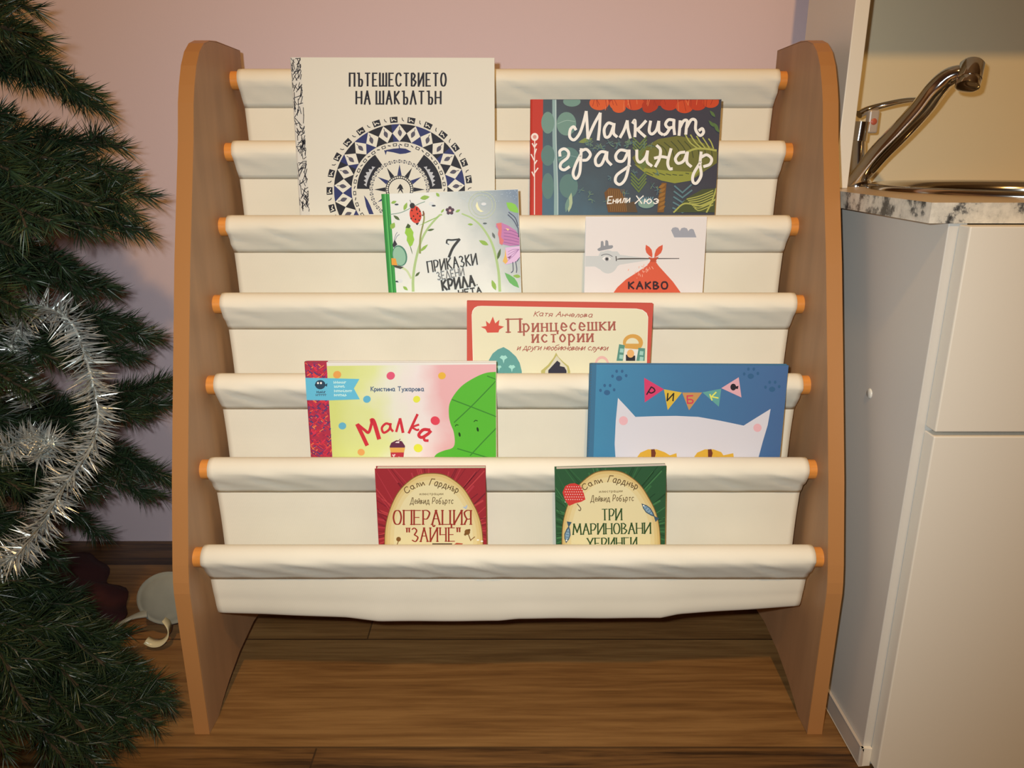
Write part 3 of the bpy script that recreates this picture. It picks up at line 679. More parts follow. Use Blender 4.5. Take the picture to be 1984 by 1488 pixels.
# --- white book with stork head and red bundle, third pocket
b = Book(2, (1135.5, 420), (1370, 420), .006, 'white picture book with a grey bird head carrying a red bundle', ink('dcd3c5'), lean=3, hard=False)
T = X(1120, 400, .1361)
gy, dg2, rd = ink('c2c3b8'), ink('8c8d8b'), ink('cf5a3c')
(u, v), = T((425, 790)); b.disc(u, v, 19.5, 22.5, gy)
b.poly(T((95, 705), (290, 705), (320, 640), (560, 640), (600, 690), (1000, 735), (1000, 765), (590, 830), (500, 900), (320, 900), (240, 855), (95, 855)), gy)
b.poly(T((545, 748), (600, 735), (800, 734), (1440, 736), (1440, 746), (800, 752), (545, 756)), ink('514a42'))
b.stroke(T((540, 710), (545, 775)), 2, ink('57534e'), False)
b.poly(T((275, 605), (320, 580), (325, 500), (345, 488), (362, 505), (365, 560), (385, 560), (388, 485), (408, 478), (428, 495), (435, 555), (490, 552), (500, 575), (480, 598), (300, 635), (280, 625)), dg2)
b.poly(T((340, 745), (370, 715), (410, 708), (450, 725), (465, 748), (430, 775), (390, 780)), ink('e4dfd3')); (u, v), = T((410, 748)); b.disc(u, v, 4.2, 4.2, ink('8f8f8a')); b.disc(u, v, 2.4, 2.4, ink('333230'))
b.stroke(T((330, 700), (370, 682), (430, 682), (488, 712)), 1.6, ink('7d7d79'))
b.poly(T((1325, 340), (1345, 305), (1385, 295), (1425, 305), (1448, 350), (1470, 310), (1510, 300), (1550, 312), (1568, 352), (1590, 325), (1620, 318), (1645, 330), (1685, 440), (1370, 440)), ink('9a9b9c'))
b.poly(T((1030, 780), (1100, 780), (1150, 850), (1250, 960), (1350, 1070), (1450, 1210), (1480, 1260), (480, 1260), (560, 1150), (680, 1040), (850, 930), (970, 850)), rd)
for k_ in ((965, 545, 1055, 730), (1205, 545, 1085, 730)):
    x1, y1, x2, y2 = k_; b.leaf(*T((x1, y1), (x2, y2)), 5.8, rd)
b.poly(T((1000, 720), (1060, 735), (1150, 715), (1110, 770), (1120, 790), (1020, 790), (1030, 765)), ink('b85034'))
R1 = random.Random(2)
for j in range(22):
    x, y = R1.gauss(930, 60), R1.gauss(930, 60); b.stroke(T((x, y), (x+R1.uniform(-25, 25), y+R1.uniform(-40, 40))), 1.2, ink('e3a486'), k=b.k)
b.up(); b.text('КАКВО', *T((722, 1172), (1272, 1172)), 13.2, 3.4, ink('3a2326'), gap=3)
b.stroke(T((1838, 150), (1800, 1200)), .8, ink('b5ad9e'), False)
b.done()

# --- princess stories book with the red border, fourth pocket
b = Book(3, (904.5, 583.5), (1266, 588.5), .008, 'cream picture book with red border, red crown and arched windows', ink('c2503f'), lean=3)
T = X(890, 570, .2016); br, cr = ink('a25a49'), ink('dcd3ab')
pts = [(118, 200), (125, 160), (145, 130), (175, 115), (215, 112), (1700, 138), (1760, 150), (1800, 180), (1815, 220)]
b.poly(T(*pts, (1770, 1600), (150, 1600)), ink('e6dcc0')); b.poly(T(*[(x+(5 if x < 900 else -5), y+5) for x, y in pts], (1765, 1600), (156, 1600)), cr)
b.poly(T((205, 315), (262, 305), (255, 255), (290, 285), (322, 215), (345, 280), (385, 245), (378, 300), (430, 312), (385, 340), (375, 368), (268, 370), (250, 335)), ink('c9503f'))
b.text('Катя Анчелова', *T((715, 210), (1275, 222)), 9.5, 1.4, br, slant=.35, gap=1.5, jit=.6)
b.text('П', *T((470, 365), (585, 363)), 25, 4.4, br, serif=1.2, contrast=.45)
b.text('ринцесешки', *T((620, 360), (1490, 342)), 25, 3.5, br, gap=3, serif=1.0, contrast=.4)
b.text('истории', *T((705, 462), (1280, 454)), 24, 3.5, br, gap=3, serif=1.0, contrast=.4)
b.text('и други необикновени случки', *T((555, 535), (1420, 540)), 11, 1.4, br, slant=.35, gap=1.3, jit=.5)
tl = ink('5f968a'); b.poly(T((285, 630), (320, 570), (370, 530), (425, 508), (480, 540), (545, 600), (580, 660), (600, 740), (600, 900), (230, 900), (240, 740)), tl)
for c, r in (((425, 610), 38), ((380, 700), 26), ((505, 700), 34)):
    x, y = c; b.poly(T((x-r, y), (x-r*.5, y-r*.6), (x, y-r*.45), (x+r*.5, y-r*.6), (x+r, y), (x+r*.25, y+r*.5), (x, y+r*1.5), (x-r*.25, y+r*.5)), ink('9fd0bb'))
b.poly(T((930, 560), (950, 600), (1000, 650), (1050, 690), (1065, 740), (1065, 900), (790, 900), (785, 735), (850, 680), (905, 610)), ink('b5ab62'))
b.poly(T((935, 590), (985, 650), (1035, 700), (1040, 740), (1040, 900), (820, 900), (825, 735), (870, 690)), ink('cfc7a8'))
b.poly(T((940, 638), (970, 660), (965, 690), (1010, 700), (1030, 735), (1030, 900), (850, 900), (855, 730)), ink('33303a'))
(u, v), = T((1370, 680)); b.disc(u, v, 14, 17.5, ink('dfae9c')); b.disc(u, v+3, 11, 15, cr)
(u, v), = T((1668, 465)); b.disc(u, v, 19.5, 16.5, ink('cf9a48')); (u, v), = T((1662, 475)); b.disc(u, v, 12.5, 11, cr, a0=180, a1=360)
b.poly(T((1535, 480), (1590, 490), (1570, 640), (1510, 640)), ink('5a8a76')); b.poly(T((1720, 515), (1785, 520), (1780, 640), (1700, 640)), ink('5a8a76')); b.poly(T((1590, 520), (1720, 530), (1700, 640), (1580, 640)), ink('ded8c4'))
for p in ((1545, 520), (1540, 580), (1735, 545), (1735, 600)): x, y = p; b.poly(T((x, y), (x+35, y+4), (x+30, y+42), (x-5, y+38)), ink('9cc3ac'))
b.poly(T((1600, 640), (1600, 580), (1690, 590), (1690, 640)), ink('2e2a2c')); (u, v), = T((1645, 570)); b.disc(u, v, 7, 8, ink('e0a862'))
b.done()

# --- cactus birthday book, fifth pocket
b = Book(4, (588.5, 702), (961.5, 702), .008, 'yellow and pink picture book with green cactus, confetti dots and red patterned spine', ink('dcd5c2'), .0245, ink('a93042'), lean=2.8)
T = X(570, 680, .2067); R1 = random.Random(4); x0s = -b.w/2+b.spine_w
A0, A1 = b.raw(*T((380, 500))[0]), b.raw(*T((1500, 480))[0])
wash = gradient_print('confetti_wash_print', A0, A1, [(0, 'cbcf74'), (.3, 'd3d68c'), (.5, 'dcd8bd'), (.7, 'e0d2c4'), (1, 'dba59e')], .75, 14)
b.fc.face([(x0s+.0001, -.00003, .0003), (b.w/2-.0003, -.00003, .0003), (b.w/2-.0003, -.00003, b.h-.0022), (x0s+.0001, -.00003, b.h-.004)], wash); b.up()
b.poly(T((1190, 84), (1890, 88), (1890, 102), (1190, 100)), ink('e5d557'))
gc, gs = ink('55ab2f'), ink('3c7f2b')
b.poly(T(*smooth([(1893, 195), (1800, 205), (1700, 245), (1580, 320), (1500, 410), (1455, 500), (1450, 600), (1465, 680), (1495, 760), (1505, 860), (1480, 910), (1400, 935), (1330, 970), (1290, 1040)]), (1893, 1040)), gc)
for st in (((1480, 455), (1650, 520), (1893, 615)), ((1893, 280), (1680, 500), (1500, 670)), ((1893, 725), (1780, 840), (1650, 980)), ((1530, 915), (1700, 965), (1850, 1010)), ((1810, 235), (1893, 265))): b.stroke(T(*st), 2.2, gs)
for p in ((1550, 783), (1720, 735)): (u, v), = T(p); b.disc(u, v, 2, 4.4, ink('183a12'), rot=-12)
b.stroke(T((1510, 705), (1520, 692), (1538, 695)), 1.6, ink('1f4517')); b.stroke(T((1685, 662), (1700, 650), (1718, 655)), 1.6, ink('1f4517'))
for p, r, c in (((403, 222), 38, 'dd9a4c'), ((905, 232), 40, 'd5566c'), ((1385, 232), 36, 'dba93a'), ((682, 452), 36, '5fa9bc'), ((1148, 452), 34, 'd9d745'), ((452, 702), 36, '63a9b8'), ((1322, 653), 44, 'd5424f'), ((628, 948), 34, 'dd9d55'), ((1162, 910), 42, 'd9d83f')):
    (u, v), = T(p); b.disc(u, v, r*.2067, r*.19, ink(c), rot=R1.uniform(-30, 30))
b.text('Кристина Тужарова', *T((720, 375), (1215, 375)), 8.4, 1.7, ink('5d6a78'), gap=1.8)
rr = ink('c53038')
for st, w_ in ((((592, 690), (640, 790), (682, 880)), 7.5), (((605, 695), (660, 740), (700, 760), (732, 655)), 5.5), (((718, 655), (745, 660), (795, 820)), 8),
               (((900, 690), (860, 680), (822, 720), (840, 765), (890, 735), (905, 680)), 4.5), (((900, 680), (905, 725), (925, 752)), 4.5), (((957, 755), (975, 690), (992, 635)), 4.5), (((992, 635), (1005, 690), (1020, 762)), 5.5),
               (((1155, 595), (1115, 680), (1075, 768)), 5), (((1168, 690), (1125, 705), (1108, 716), (1150, 740), (1168, 735)), 4),
               (((1270, 740), (1210, 738), (1168, 785), (1195, 810), (1250, 780), (1280, 750)), 6), (((1275, 760), (1222, 800), (1222, 835), (1255, 840)), 5)):
    b.stroke(T(*st), w_, rr, k=b.k)
b.up(); b.poly(T((900, 905), (1035, 905), (1020, 1040), (910, 1040)), ink('b22f3a')); b.poly(T((895, 895), (910, 860), (960, 835), (1010, 845), (1040, 890), (1035, 915), (900, 915)), ink('5c2a40')); b.poly(T((895, 905), (1040, 905), (1030, 950), (905, 950)), ink('d6a04c'))
b.poly(T((945, 860), (985, 835), (985, 862)), ink('e6d8cf')); b.stroke(T((970, 850), (995, 825)), 1.4, ink('7a2333'))
kk = b.up()
for j in range(14): (u, v), = T((R1.uniform(915, 1015), R1.uniform(960, 1030))); b.disc(u, v, 1.4, 1.4, ink('e8c9c4'), n=7, k=kk)
x0 = -b.w/2
for j in range(420):
    z = R1.uniform(b.h*.3, b.h); x = x0+R1.uniform(.001, .0235); a = R1.choice((.75, 2.4, .6, 2.5)); l = R1.uniform(.002, .007)
    x2 = max(x0+.0012, min(x0+.0243, x+l*math.cos(a)))
    lstroke(b, (x, z), (x2, z+l*math.sin(a)), R1.uniform(.0006, .0016), ink(R1.choice(('c93040', 'd8403a', '5b3a68', '45426a', '6a3054', 'd0324a', 'dd7a48', '9c2a40', 'c02e3c'))), b.sp, 1+j*.004)
# blue swallow-tailed sticker over spine and cover
tq, (sx, _) = ink('62b3c4'), b.raw(*T((310, 300))[0])
kk = b.up()
for tgt, ps in ((b.sp, ((105, 250), (304, 254), (327, 462), (118, 460))), (b.fc, ((304, 254), (612, 262), (560, 350), (616, 452), (327, 462)))): b.poly(T(*ps), tq, 30, tgt)
(u, v), = T((245, 315)); b.disc(u, v, 10, 9, ink('2e4552'), k=31, tgt=b.sp)
for dx in (-18, 10): (u, v), = T((242+dx, 300)); b.disc(u, v, 2, 2.2, ink('e8efe8'), n=10, k=32, tgt=b.sp)
b.poly(T((285, 320), (312, 300), (308, 335)), ink('2e4552'), 31, b.sp); b.poly(T((190, 318), (205, 310), (210, 330)), ink('2e4552'), 31, b.sp)
R2 = random.Random(1)
for y, x1, x2, m, tg in ((385, 212, 292, '3d5d6c', b.sp), (412, 205, 298, '4d7684', b.sp), (295, 372, 485, 'bfe0e2', b.fc), (333, 378, 465, 'bfe0e2', b.fc), (376, 378, 532, 'bfe0e2', b.fc), (415, 378, 490, 'bfe0e2', b.fc)):
    x = x1
    while x < x2:
        b.stroke(T((x, y-R2.uniform(9, 14)), (x+R2.uniform(-3, 3), y+9)), 1.3, ink(m), False, 31, tg); b.stroke(T((x, y+R2.uniform(-9, 9)), (x+12, y+R2.uniform(-9, 9))), 1.3, ink(m), False, 31, tg); x += 17
b.done()

# --- blue book with the white cat, fifth pocket
b = Book(4, (1143, 706), (1528, 708), .008, 'blue picture book with a white cat head and coloured bunting', ink('3f6f8e'), .007, ink('3d6a82'), lean=2.8)
T = X(1120, 680, .2117); wc = ink('cdc8c4')
x0s = -b.w/2+b.spine_w
A0, A1 = b.raw(*T((150, 500))[0]), b.raw(*T((1900, 500))[0])
bl = gradient_print('blue_cloth_print', A0, A1, [(0, '43809a'), (.5, '44708f'), (1, '47658a')], .12, 80)
b.fc.face([(x0s+.0001, -.00003, .0003), (b.w/2-.0003, -.00003, .0003), (b.w/2-.0003, -.00003, b.h-.0003), (x0s+.0001, -.00003, b.h-.0003)], bl); b.up()
b.stroke(T((200, 125), (1830, 130)), 1, ink('6f9cb4'), False)
b.poly(T((365, 430), (450, 520), (525, 603), (700, 597), (900, 594), (1100, 603), (1300, 638), (1515, 683), (1640, 605), (1762, 530), (1735, 680), (1690, 830), (1650, 980), (1640, 1060), (350, 1060), (340, 940), (335, 850), (345, 640)), wc)
for p, r in (((415, 638), 41), ((1642, 703), 38)): (u, v), = T(p); b.disc(u, v, r*.2117, r*.2117, ink('dba9a6'))
yl = ink('d0a235')
for dx in (0, 520):
    b.poly(T((535+dx, 980), (570+dx, 930), (640+dx, 900), (720+dx, 900), (790+dx, 925), (840+dx-(30 if dx else 0), 955), (900+dx, 935), (905+dx, 975), (890+dx, 1010), (540+dx, 1010)), yl)
    b.poly(T((668+dx, 900), (700+dx, 898), (712+dx, 935), (700+dx, 985), (670+dx, 985)), ink('6a3522'))
for pts, c, lt, lc, ln in ((((605, 245), (785, 350), (610, 470)), 'c93d5f', 'Р', '2c2026', ((628, 398), (668, 422), 17, .0)), (((785, 350), (950, 380), (820, 540)), 'cfab3a', 'И', '2c2a20', ((815, 455), (868, 455), 14, .1)), (((952, 380), (1135, 380), (1015, 542)), 'bb8a50', 'Б', 'c63c50', ((1002, 478), (1052, 475), 14, 0)),
                           (((1137, 378), (1310, 345), (1288, 510)), '5f9a8c', 'К', 'd8d65c', ((1225, 450), (1282, 430), 12, 0)), (((1310, 340), (1470, 240), (1495, 425)), 'd3a09f', None, None, None)):
    b.poly(T(*pts), ink(c))
    if lt: b.text(lt, *T(ln[0], ln[1]), ln[2], 2.6, ink(lc), slant=ln[3])
(u, v), = T((1420, 330)); b.disc(u, v, 5.6, 6.6, ink('2a2528')); b.poly(T((1440, 325), (1468, 318), (1462, 348), (1440, 345)), ink('2a2528'))
dk = ink('365d7c')
for (x, y) in ((375, 230), (265, 360), (1580, 210), (1775, 330)):
    kk = b.up(); (u, v), = T((x, y+20)); b.disc(u, v, 6, 5, dk, k=kk)
    for dx, dy in ((-60, 0), (-22, -45), (28, -45), (65, -5)): (u, v), = T((x+dx, y+dy)); b.disc(u, v, 2.6, 3.2, dk, n=10, k=kk)
for j in range(60):
    z = random.uniform(0, b.h); 
    lstroke(b, (-b.w/2+.0012, b.h*j/60), (-b.w/2+.0016, b.h*(j+.5)/60), .0006, ink('5a5a52'), b.sp, 1)
b.done()

# --- the two small books with oval labels, bottom pocket
def oval_book(tl, tr, label, edge, dark, T, poly, ink_t, lines, extra):
    b = Book(5, tl, tr, .008, label, ink(edge), lean=2.8, hard=False, page='d8d0bc')
    R1 = random.Random(9); cxp = sum(p[0] for p in poly)/len(poly)
    for j in range(70):
        a = math.radians(R1.uniform(150, 390)); x, y = cxp+R1.uniform(-20, 20), 480
        r0, r1 = R1.uniform(150, 300), R1.uniform(350, 700)
        b.stroke(T((x+r0*math.cos(a), y+r0*math.sin(a)), (x+r1*math.cos(a), y+r1*math.sin(a))), R1.uniform(1.5, 4), ink(R1.choice(dark)), k=b.k)
    poly = smooth(poly[:-1])+poly[-1:]; b.up(); b.poly(T(*poly), ink('7c5a28'))
    m0 = lambda q: [(cxp+(x-cxp)*q, 480+(y-480)*q) for x, y in poly]
    for q, c in ((.985, 'c9ab68'), (.94, 'd0b778'), (.88, 'd5c187'), (.80, 'd8c995')): b.poly(T(*m0(q)), ink(c))
    for t, a, c, cap, w, kw in lines: b.text(t, *T(a, c), cap, w, ink(kw.pop('col', ink_t)), **kw)
    extra(b); b.done(); return b
T = X(700, 880, .3075)
pol1 = [(145, 600), (147, 500), (158, 420), (185, 330), (230, 240), (290, 175), (360, 130), (440, 118), (520, 127), (590, 165), (650, 220), (700, 300), (735, 370), (758, 450), (768, 540), (770, 640), (145, 640)]
def ex1(b):
    br2 = ink('7a5226')
    b.stroke(T((450, 568), (570, 568)), 4, ink('3d2a1c'), False); b.poly(T((575, 575), (600, 558), (640, 562), (630, 580)), ink('a8432c'))
    for x, y, r in ((235, 535, 15), (668, 490, 18), (680, 478, 8), (655, 505, 8)): (u, v), = T((x, y)); b.disc(u, v, r*.3, r*.3, br2, k=b.k)
    b.stroke(T((235, 545), (222, 580)), 1.6, br2); b.stroke(T((675, 505), (690, 545)), 1.8, br2); b.stroke(T((690, 540), (715, 520)), 1.6, br2)
    b.up(); b.leaf(*T((655, 345), (668, 318)), 2, ink('a9b3b8')); b.leaf(*T((640, 330), (665, 345)), 1.5, ink('a9b3b8'))
    for p in ((735, 540), (720, 575), (760, 548)): (u, v), = T(p); b.disc(u, v, 2.5, 1.6, ink('efe6cc'), n=8)
R_ = '8f2f22'
oval_book((726, 908), (940.5, 907), 'small dark red book with a yellow oval title panel in the bottom pocket', '93272c', ('7c1f27', 'a8333a', '701d26', 'b23c3c'), T, pol1, R_,
  [('Сали', (285, 250), (400, 195), 11, 1.6, dict(gap=2.5, slant=-.1, bend=3, col='5a4424')), ('Гарднър', (428, 195), (605, 245), 13, 1.6, dict(gap=2.2, slant=.1, bend=3, col='5a4424')),
   ('илюстрации', (368, 257), (515, 256), 5, .9, dict(gap=2.5, col='7f6d46')), ('Дейвид Робъртс', (308, 312), (578, 312), 12, 1.2, dict(gap=2.2, slant=.1, col='5a4424', jit=.5)),
   ('ОПЕРАЦИЯ', (203, 442), (690, 442), 27, 3.3, dict(gap=2, serif=1, contrast=.5)), ('"ЗАЙЧЕ"', (288, 550), (620, 548), 26, 3.0, dict(gap=2.4, serif=1, contrast=.5))], ex1)
pol2 = [(x+1117, y-18) for x, y in pol1]
def ex2(b):
    ur = ink('c33a31'); b.poly(T((1268, 240), (1285, 200), (1315, 185), (1345, 182), (1385, 200), (1400, 240), (1412, 285), (1385, 300), (1350, 308), (1310, 325), (1290, 300), (1278, 275)), ur)
    kk = b.up(); R1 = random.Random(3)
    for j in range(9):
        for q in range(7):
            x, y = 1285+j*14+(q % 2)*6, 205+q*16
            if 1280 < x < 1400 and (y < 300-(x-1300)*.12) and y > 190+abs(x-1335)*.3: (u, v), = T((x, y)); b.disc(u, v, .9, .9, ink('ecd9c8'), n=6, k=kk)
    b.stroke(T((1360, 312), (1382, 340), (1378, 355), (1368, 350)), 1.6, ink('5c4630'))
    for a_, c_, t_ in (((1765, 310), (1850, 395), (1865, 415)), ((1290, 560), (1308, 450), (1310, 425))):
        A, Bp = Vector(a_), Vector(c_); b.leaf(*T(a_, c_), 6.2, ink('3e5560')); b.leaf(*T(A.lerp(Bp, .12), A.lerp(Bp, .85)), 4.2, ink('7f9aa5'))
        d = (Bp-A).normalized(); n = Vector((-d.y, d.x)); b.poly(T(Bp-d*12, Vector(t_)+n*16, Vector(t_)-n*16), ink('3e5560')); (u, v), = T(A.lerp(Bp, .16)); b.disc(u, v, 1.6, 1.6, ink('e5e2cc'), n=8)
        for q in (.35, .5, .65): p_ = A.lerp(Bp, q); b.stroke(T(p_+n*9, p_-n*9), .9, ink('3e5560'))
G_ = '2f4a24'
oval_book((1075, 909), (1291, 902.5), 'small dark green book with yellow oval title panel and red umbrella', '2b5130', ('234527', '356338', '1f3d24', '3f7040'), T, pol2, G_,
  [('Сали', (1405, 230), (1520, 178), 11, 1.6, dict(gap=2.5, slant=-.1, bend=3, col='5a4424')), ('Гарднър', (1552, 175), (1735, 222), 13, 1.6, dict(gap=2.2, slant=.1, bend=3, col='5a4424')),
   ('илюстрации', (1500, 242), (1645, 238), 5, .9, dict(gap=2.5, col='7f6d46')), ('Дейвид Робъртс', (1445, 298), (1715, 294), 12, 1.2, dict(gap=2.2, slant=.1, col='5a4424', jit=.5)),
   ('ТРИ', (1517, 415), (1640, 413), 21, 2.8, dict(gap=2, serif=1, contrast=.5)), ('МАРИНОВАНИ', (1335, 505), (1822, 498), 20, 2.8, dict(gap=2, serif=.9, contrast=.5)), ('ХЕРИНГИ', (1425, 595), (1735, 590), 20, 2.8, dict(gap=2.2, serif=.9, contrast=.5))], ex2)


# ------------------------------------------------------------------ the kitchenette on the right
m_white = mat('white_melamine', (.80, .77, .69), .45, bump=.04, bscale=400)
m_side = mat('white_melamine_painted_shade', (.62, .61, .58), .45, bump=.04, bscale=400)  # same white melamine, with the side face's shade put into the colour
m_strip = mat('grey_plinth_strip', (.52, .47, .42), .4)
m_chrome = mat('chrome', (.82, .82, .82), .09, 1)
m_steel = mat('brushed_steel', (.56, .53, .49), .14, 1)
def granite():
    m, nt, b = nodes_mat('speckled_granite_laminate', .3)
    tc = N(nt, 'ShaderNodeTexCoord'); mp = N(nt, 'ShaderNodeMapping'); nt.links.new(tc.outputs['Object'], mp.inputs[0])
    n1 = N(nt, 'ShaderNodeTexNoise', Scale=85.0, Detail=5.0, Roughness=.65); n2 = N(nt, 'ShaderNodeTexNoise', Scale=28.0, Detail=3.0)
    for n in (n1, n2): nt.links.new(mp.outputs[0], n.inputs[0])
    mul = N(nt, 'ShaderNodeMath', operation='MULTIPLY_ADD'); mul.inputs[1].default_value = .55; nt.links.new(n2.outputs[0], mul.inputs[0]); nt.links.new(n1.outputs[0], mul.inputs[2])
    r = N(nt, 'ShaderNodeValToRGB'); cs = [(.66, (.05, .05, .05)), (.73, (.22, .22, .21)), (.79, (.58, .56, .50)), (.95, (.74, .71, .63))]
    while len(r.color_ramp.elements) < 4: r.color_ramp.elements.new(.5)
    for el, (p, c) in zip(r.color_ramp.elements, cs): el.position = p; el.color = (*c, 1)
    nt.links.new(mul.outputs[0], r.inputs[0]); nt.links.new(r.outputs[0], b.inputs['Base Color']); return m
KX, KXR, KY, KYB = .368, .90, .655, 1.045
cab = thing('base_cabinet', 'low white kitchen base cabinet with drawer and door under the granite countertop', 'cabinet')
q = MB(); q.box((KX, KY, .0), (KX+.016, KYB, .5615), m_side); p = q.build('side_panel', cab, bevel=.0008); p['label'] = 'white left side panel with grey shade painted in'
q = MB(); q.lathe([(0, -.0012), (.0042, -.0012), (.0054, 0), (.0054, .0004)], (0, 0, 0), mat('cap_plastic', (.72, .74, .70), .25), 24)
c_ = q.build('screw_cap', p, smooth=True); c_.location = (KX-.0002, .749, .381); c_.rotation_euler = (0, math.pi/2, 0)
q = MB(); q.box((KX-.0035, KY-.004, .001), (KX, KYB, .0235), m_strip); q.box((KX-.0035, KY-.004, .001), (KX+.008, KY, .0235), m_white); q.build('plinth_strip', cab, bevel=.0006)
q = MB(); q.box((KX+.016, KYB-.008, .004), (KXR-.016, KYB, .5615), m_white); q.box((KX+.016, KY+.002, .06), (KXR-.016, KYB-.008, .076), m_white); q.box((KXR-.016, KY, .0), (KXR, KYB, .5615), m_white); q.build('carcass', cab)
q = MB(); q.box((KX+.008, .637, .3805), (KXR-.002, KY-.001, .5605), m_white); q.build('drawer_front', cab, bevel=.0012)
q = MB(); q.box((KX+.008, .637, .006), (KXR-.002, KY-.001, .3765), m_white); q.build('door', cab, bevel=.0012)
settle(cab)
SCX, SCY, SCR = .561, .858, .140                               # the sink's cut-out
cx0, cx1, cy0, cy1, cz0, cz1 = .350, .925, .653, KYB, .5615, .5785
ang = sorted([2*math.pi*k/96 for k in range(96)]+[math.atan2(y-SCY, x-SCX) % (2*math.pi) for x in (cx0, cx1) for y in (cy0, cy1)])
def rim(a):
    c, s_ = math.cos(a), math.sin(a); t = 9
    if c > 1e-9: t = min(t, (cx1-SCX)/c)
    if c < -1e-9: t = min(t, (cx0-SCX)/c)
    if s_ > 1e-9: t = min(t, (cy1-SCY)/s_)
    if s_ < -1e-9: t = min(t, (cy0-SCY)/s_)
    return (SCX+c*t, SCY+s_*t)
cir = [(SCX+SCR*math.cos(a), SCY+SCR*math.sin(a)) for a in ang]; rec = [rim(a) for a in ang]
m_top = mat('beige_laminate_top', (.60, .48, .34), .3); q = MB()
q.grid([[(*p, cz1) for p in rec], [(*p, cz1) for p in cir]], m_top, True)
q.grid([[(*p, cz1) for p in cir], [(*p, cz0) for p in cir], [(*p, cz0) for p in rec]], m_top, True)
q.grid([[(*p, cz0) for p in rec], [(*p, cz1) for p in rec]], granite(), True)
tag(q.build('countertop'), 'speckled granite-look countertop with beige top on the low white cabinet', 'countertop')
# sink
q = MB(); sc = (SCX, SCY, .5787)
q.lathe([(.160, 0), (.160, .0035), (.155, .0055), (.146, .0050), (.140, .0030), (.1375, -.004)], sc, m_steel, 72)
sk = q.build('sink', None, smooth=True); tag(sk, 'round stainless steel sink set into the countertop', 'sink')
q = MB(); q.lathe([(.1375, -.004), (.133, -.06), (.12, -.105), (.09, -.118), (.024, -.120), (.0, -.120)], sc, m_steel, 64); bs = q.build('basin', sk, smooth=True)
q = MB(); q.lathe([(.0, -.1175), (.014, -.1175), (.020, -.118), (.022, -.1198)], sc, m_chrome, 32); q.build('drain', sk, smooth=True)
# faucet
fa = thing('faucet', 'chrome mixer faucet with long angled spout and lever beside the sink', 'faucet')
bx, by, bz = at(1659, 358, .955); bz = .5785
q = MB(); q.lathe([(0, 0), (.0165, 0), (.0165, .006), (.0140, .009), (.0105, .012)], (bx, by, bz), m_chrome, 36); q.build('base', fa, autosmooth=40)
q = MB(); t = at(1669, 236, .962)
q.tube([(bx, by, bz+.010), (bx+(t.x-bx)*.3, by+(t.y-by)*.3, bz+(t.z-bz)*.3), (t.x-.001, t.y, t.z-.022), (t.x-.001, t.y, t.z-.0215), (t.x, t.y, t.z)], [.0085, .0085, .0085, .0098, .0098], m_chrome, 24, up=Vector((0, 1, 0))); q.build('column', fa, autosmooth=50)
sp = [at(1650, 360, .953), at(1663, 346, .950), at(1702, 298, .938), at(1744, 255, .925), at(1786, 209, .912), at(1813, 174, .902), at(1834, 153, .896), at(1855, 143, .890), at(1874, 143, .886)]
sp = catmull(sp, 4); n = len(sp)
rd_ = [(.0112+.0035*math.sin(math.pi*i/(n-1))**.8-.0030*(i/(n-1))**2) for i in range(n)]
q = MB(); q.tube(sp, rd_, m_chrome, 28, flat=.85); q.build('spout', fa, autosmooth=60)
h0, h1 = at(1884, 123, .884), at(1874, 168, .874)
q = MB(); ax = (h1-h0).normalized(); L_ = (h1-h0).length
q.tube([h0-ax*.002, h0+ax*.001, h0+ax*L_*.68, h0+ax*L_*.70, h0+ax*L_*.74, h0+ax*L_, h0+ax*(L_+.001)], [.0095, .0122, .0125, .0116, .0124, .0120, .010], m_chrome, 32, up=Vector((0, 1, 0))); q.build('aerator', fa, autosmooth=45)
lv = [at(1664, 222, .966), at(1684, 212, .966), at(1720, 202, .958), at(1755, 195, .945), at(1792, 193, .925)]
lv = catmull(lv, 5); q = MB(); q.tube(lv, [.0068-.0030*i/(len(lv)-1) for i in range(len(lv))], m_chrome, 20, flat=.7); q.build('lever', fa, autosmooth=60)
q = MB(); c0 = at(1688, 236, .962); q.box((c0.x-.0055, c0.y-.006, c0.z-.013), (c0.x+.0065, c0.y+.005, c0.z+.013), mat('grey_indicator_plate', (.42, .36, .31), .3)); ip = q.build('indicator_plate', fa, bevel=.002)
q = MB(); q.lathe([(0, .0008), (.0032, .0006), (.0038, 0)], (0, 0, 0), mat('red_dot', (.45, .10, .06), .4), 20); d_ = q.build('red_dot', ip, smooth=True); d_.location = (c0.x+.0005, c0.y-.006, c0.z); d_.rotation_euler = (math.pi/2, 0, 0)
settle(fa)
# splash panels and overhead cupboard
up = thing('wall_cupboard', 'white upper cupboard unit with side panel and cream splashback above the countertop', 'cupboard')
m_splash = mat('cream_splashback', (.74, .67, .49), .5, bump=.04, bscale=300)
q = MB(); q.box((KX, .902, .5787), (KX+.016, KYB, 1.30), m_white); q.build('side_panel', up, bevel=.0008)
q = MB(); q.box((KX+.016, KYB-.008, .5787), (KXR, KYB, 1.30), m_splash); q.build('back_panel', up)
q = MB(); q.box((KX+.016, .845, .903), (KXR, KYB-.008, 1.30), m_white); q.build('cupboard_box', up, bevel=.001)
q = MB(); q.box((KXR, .845, .5787), (KXR+.016, KYB, 1.30), m_white); q.build('side_panel', up, bevel=.0008)
settle(up)

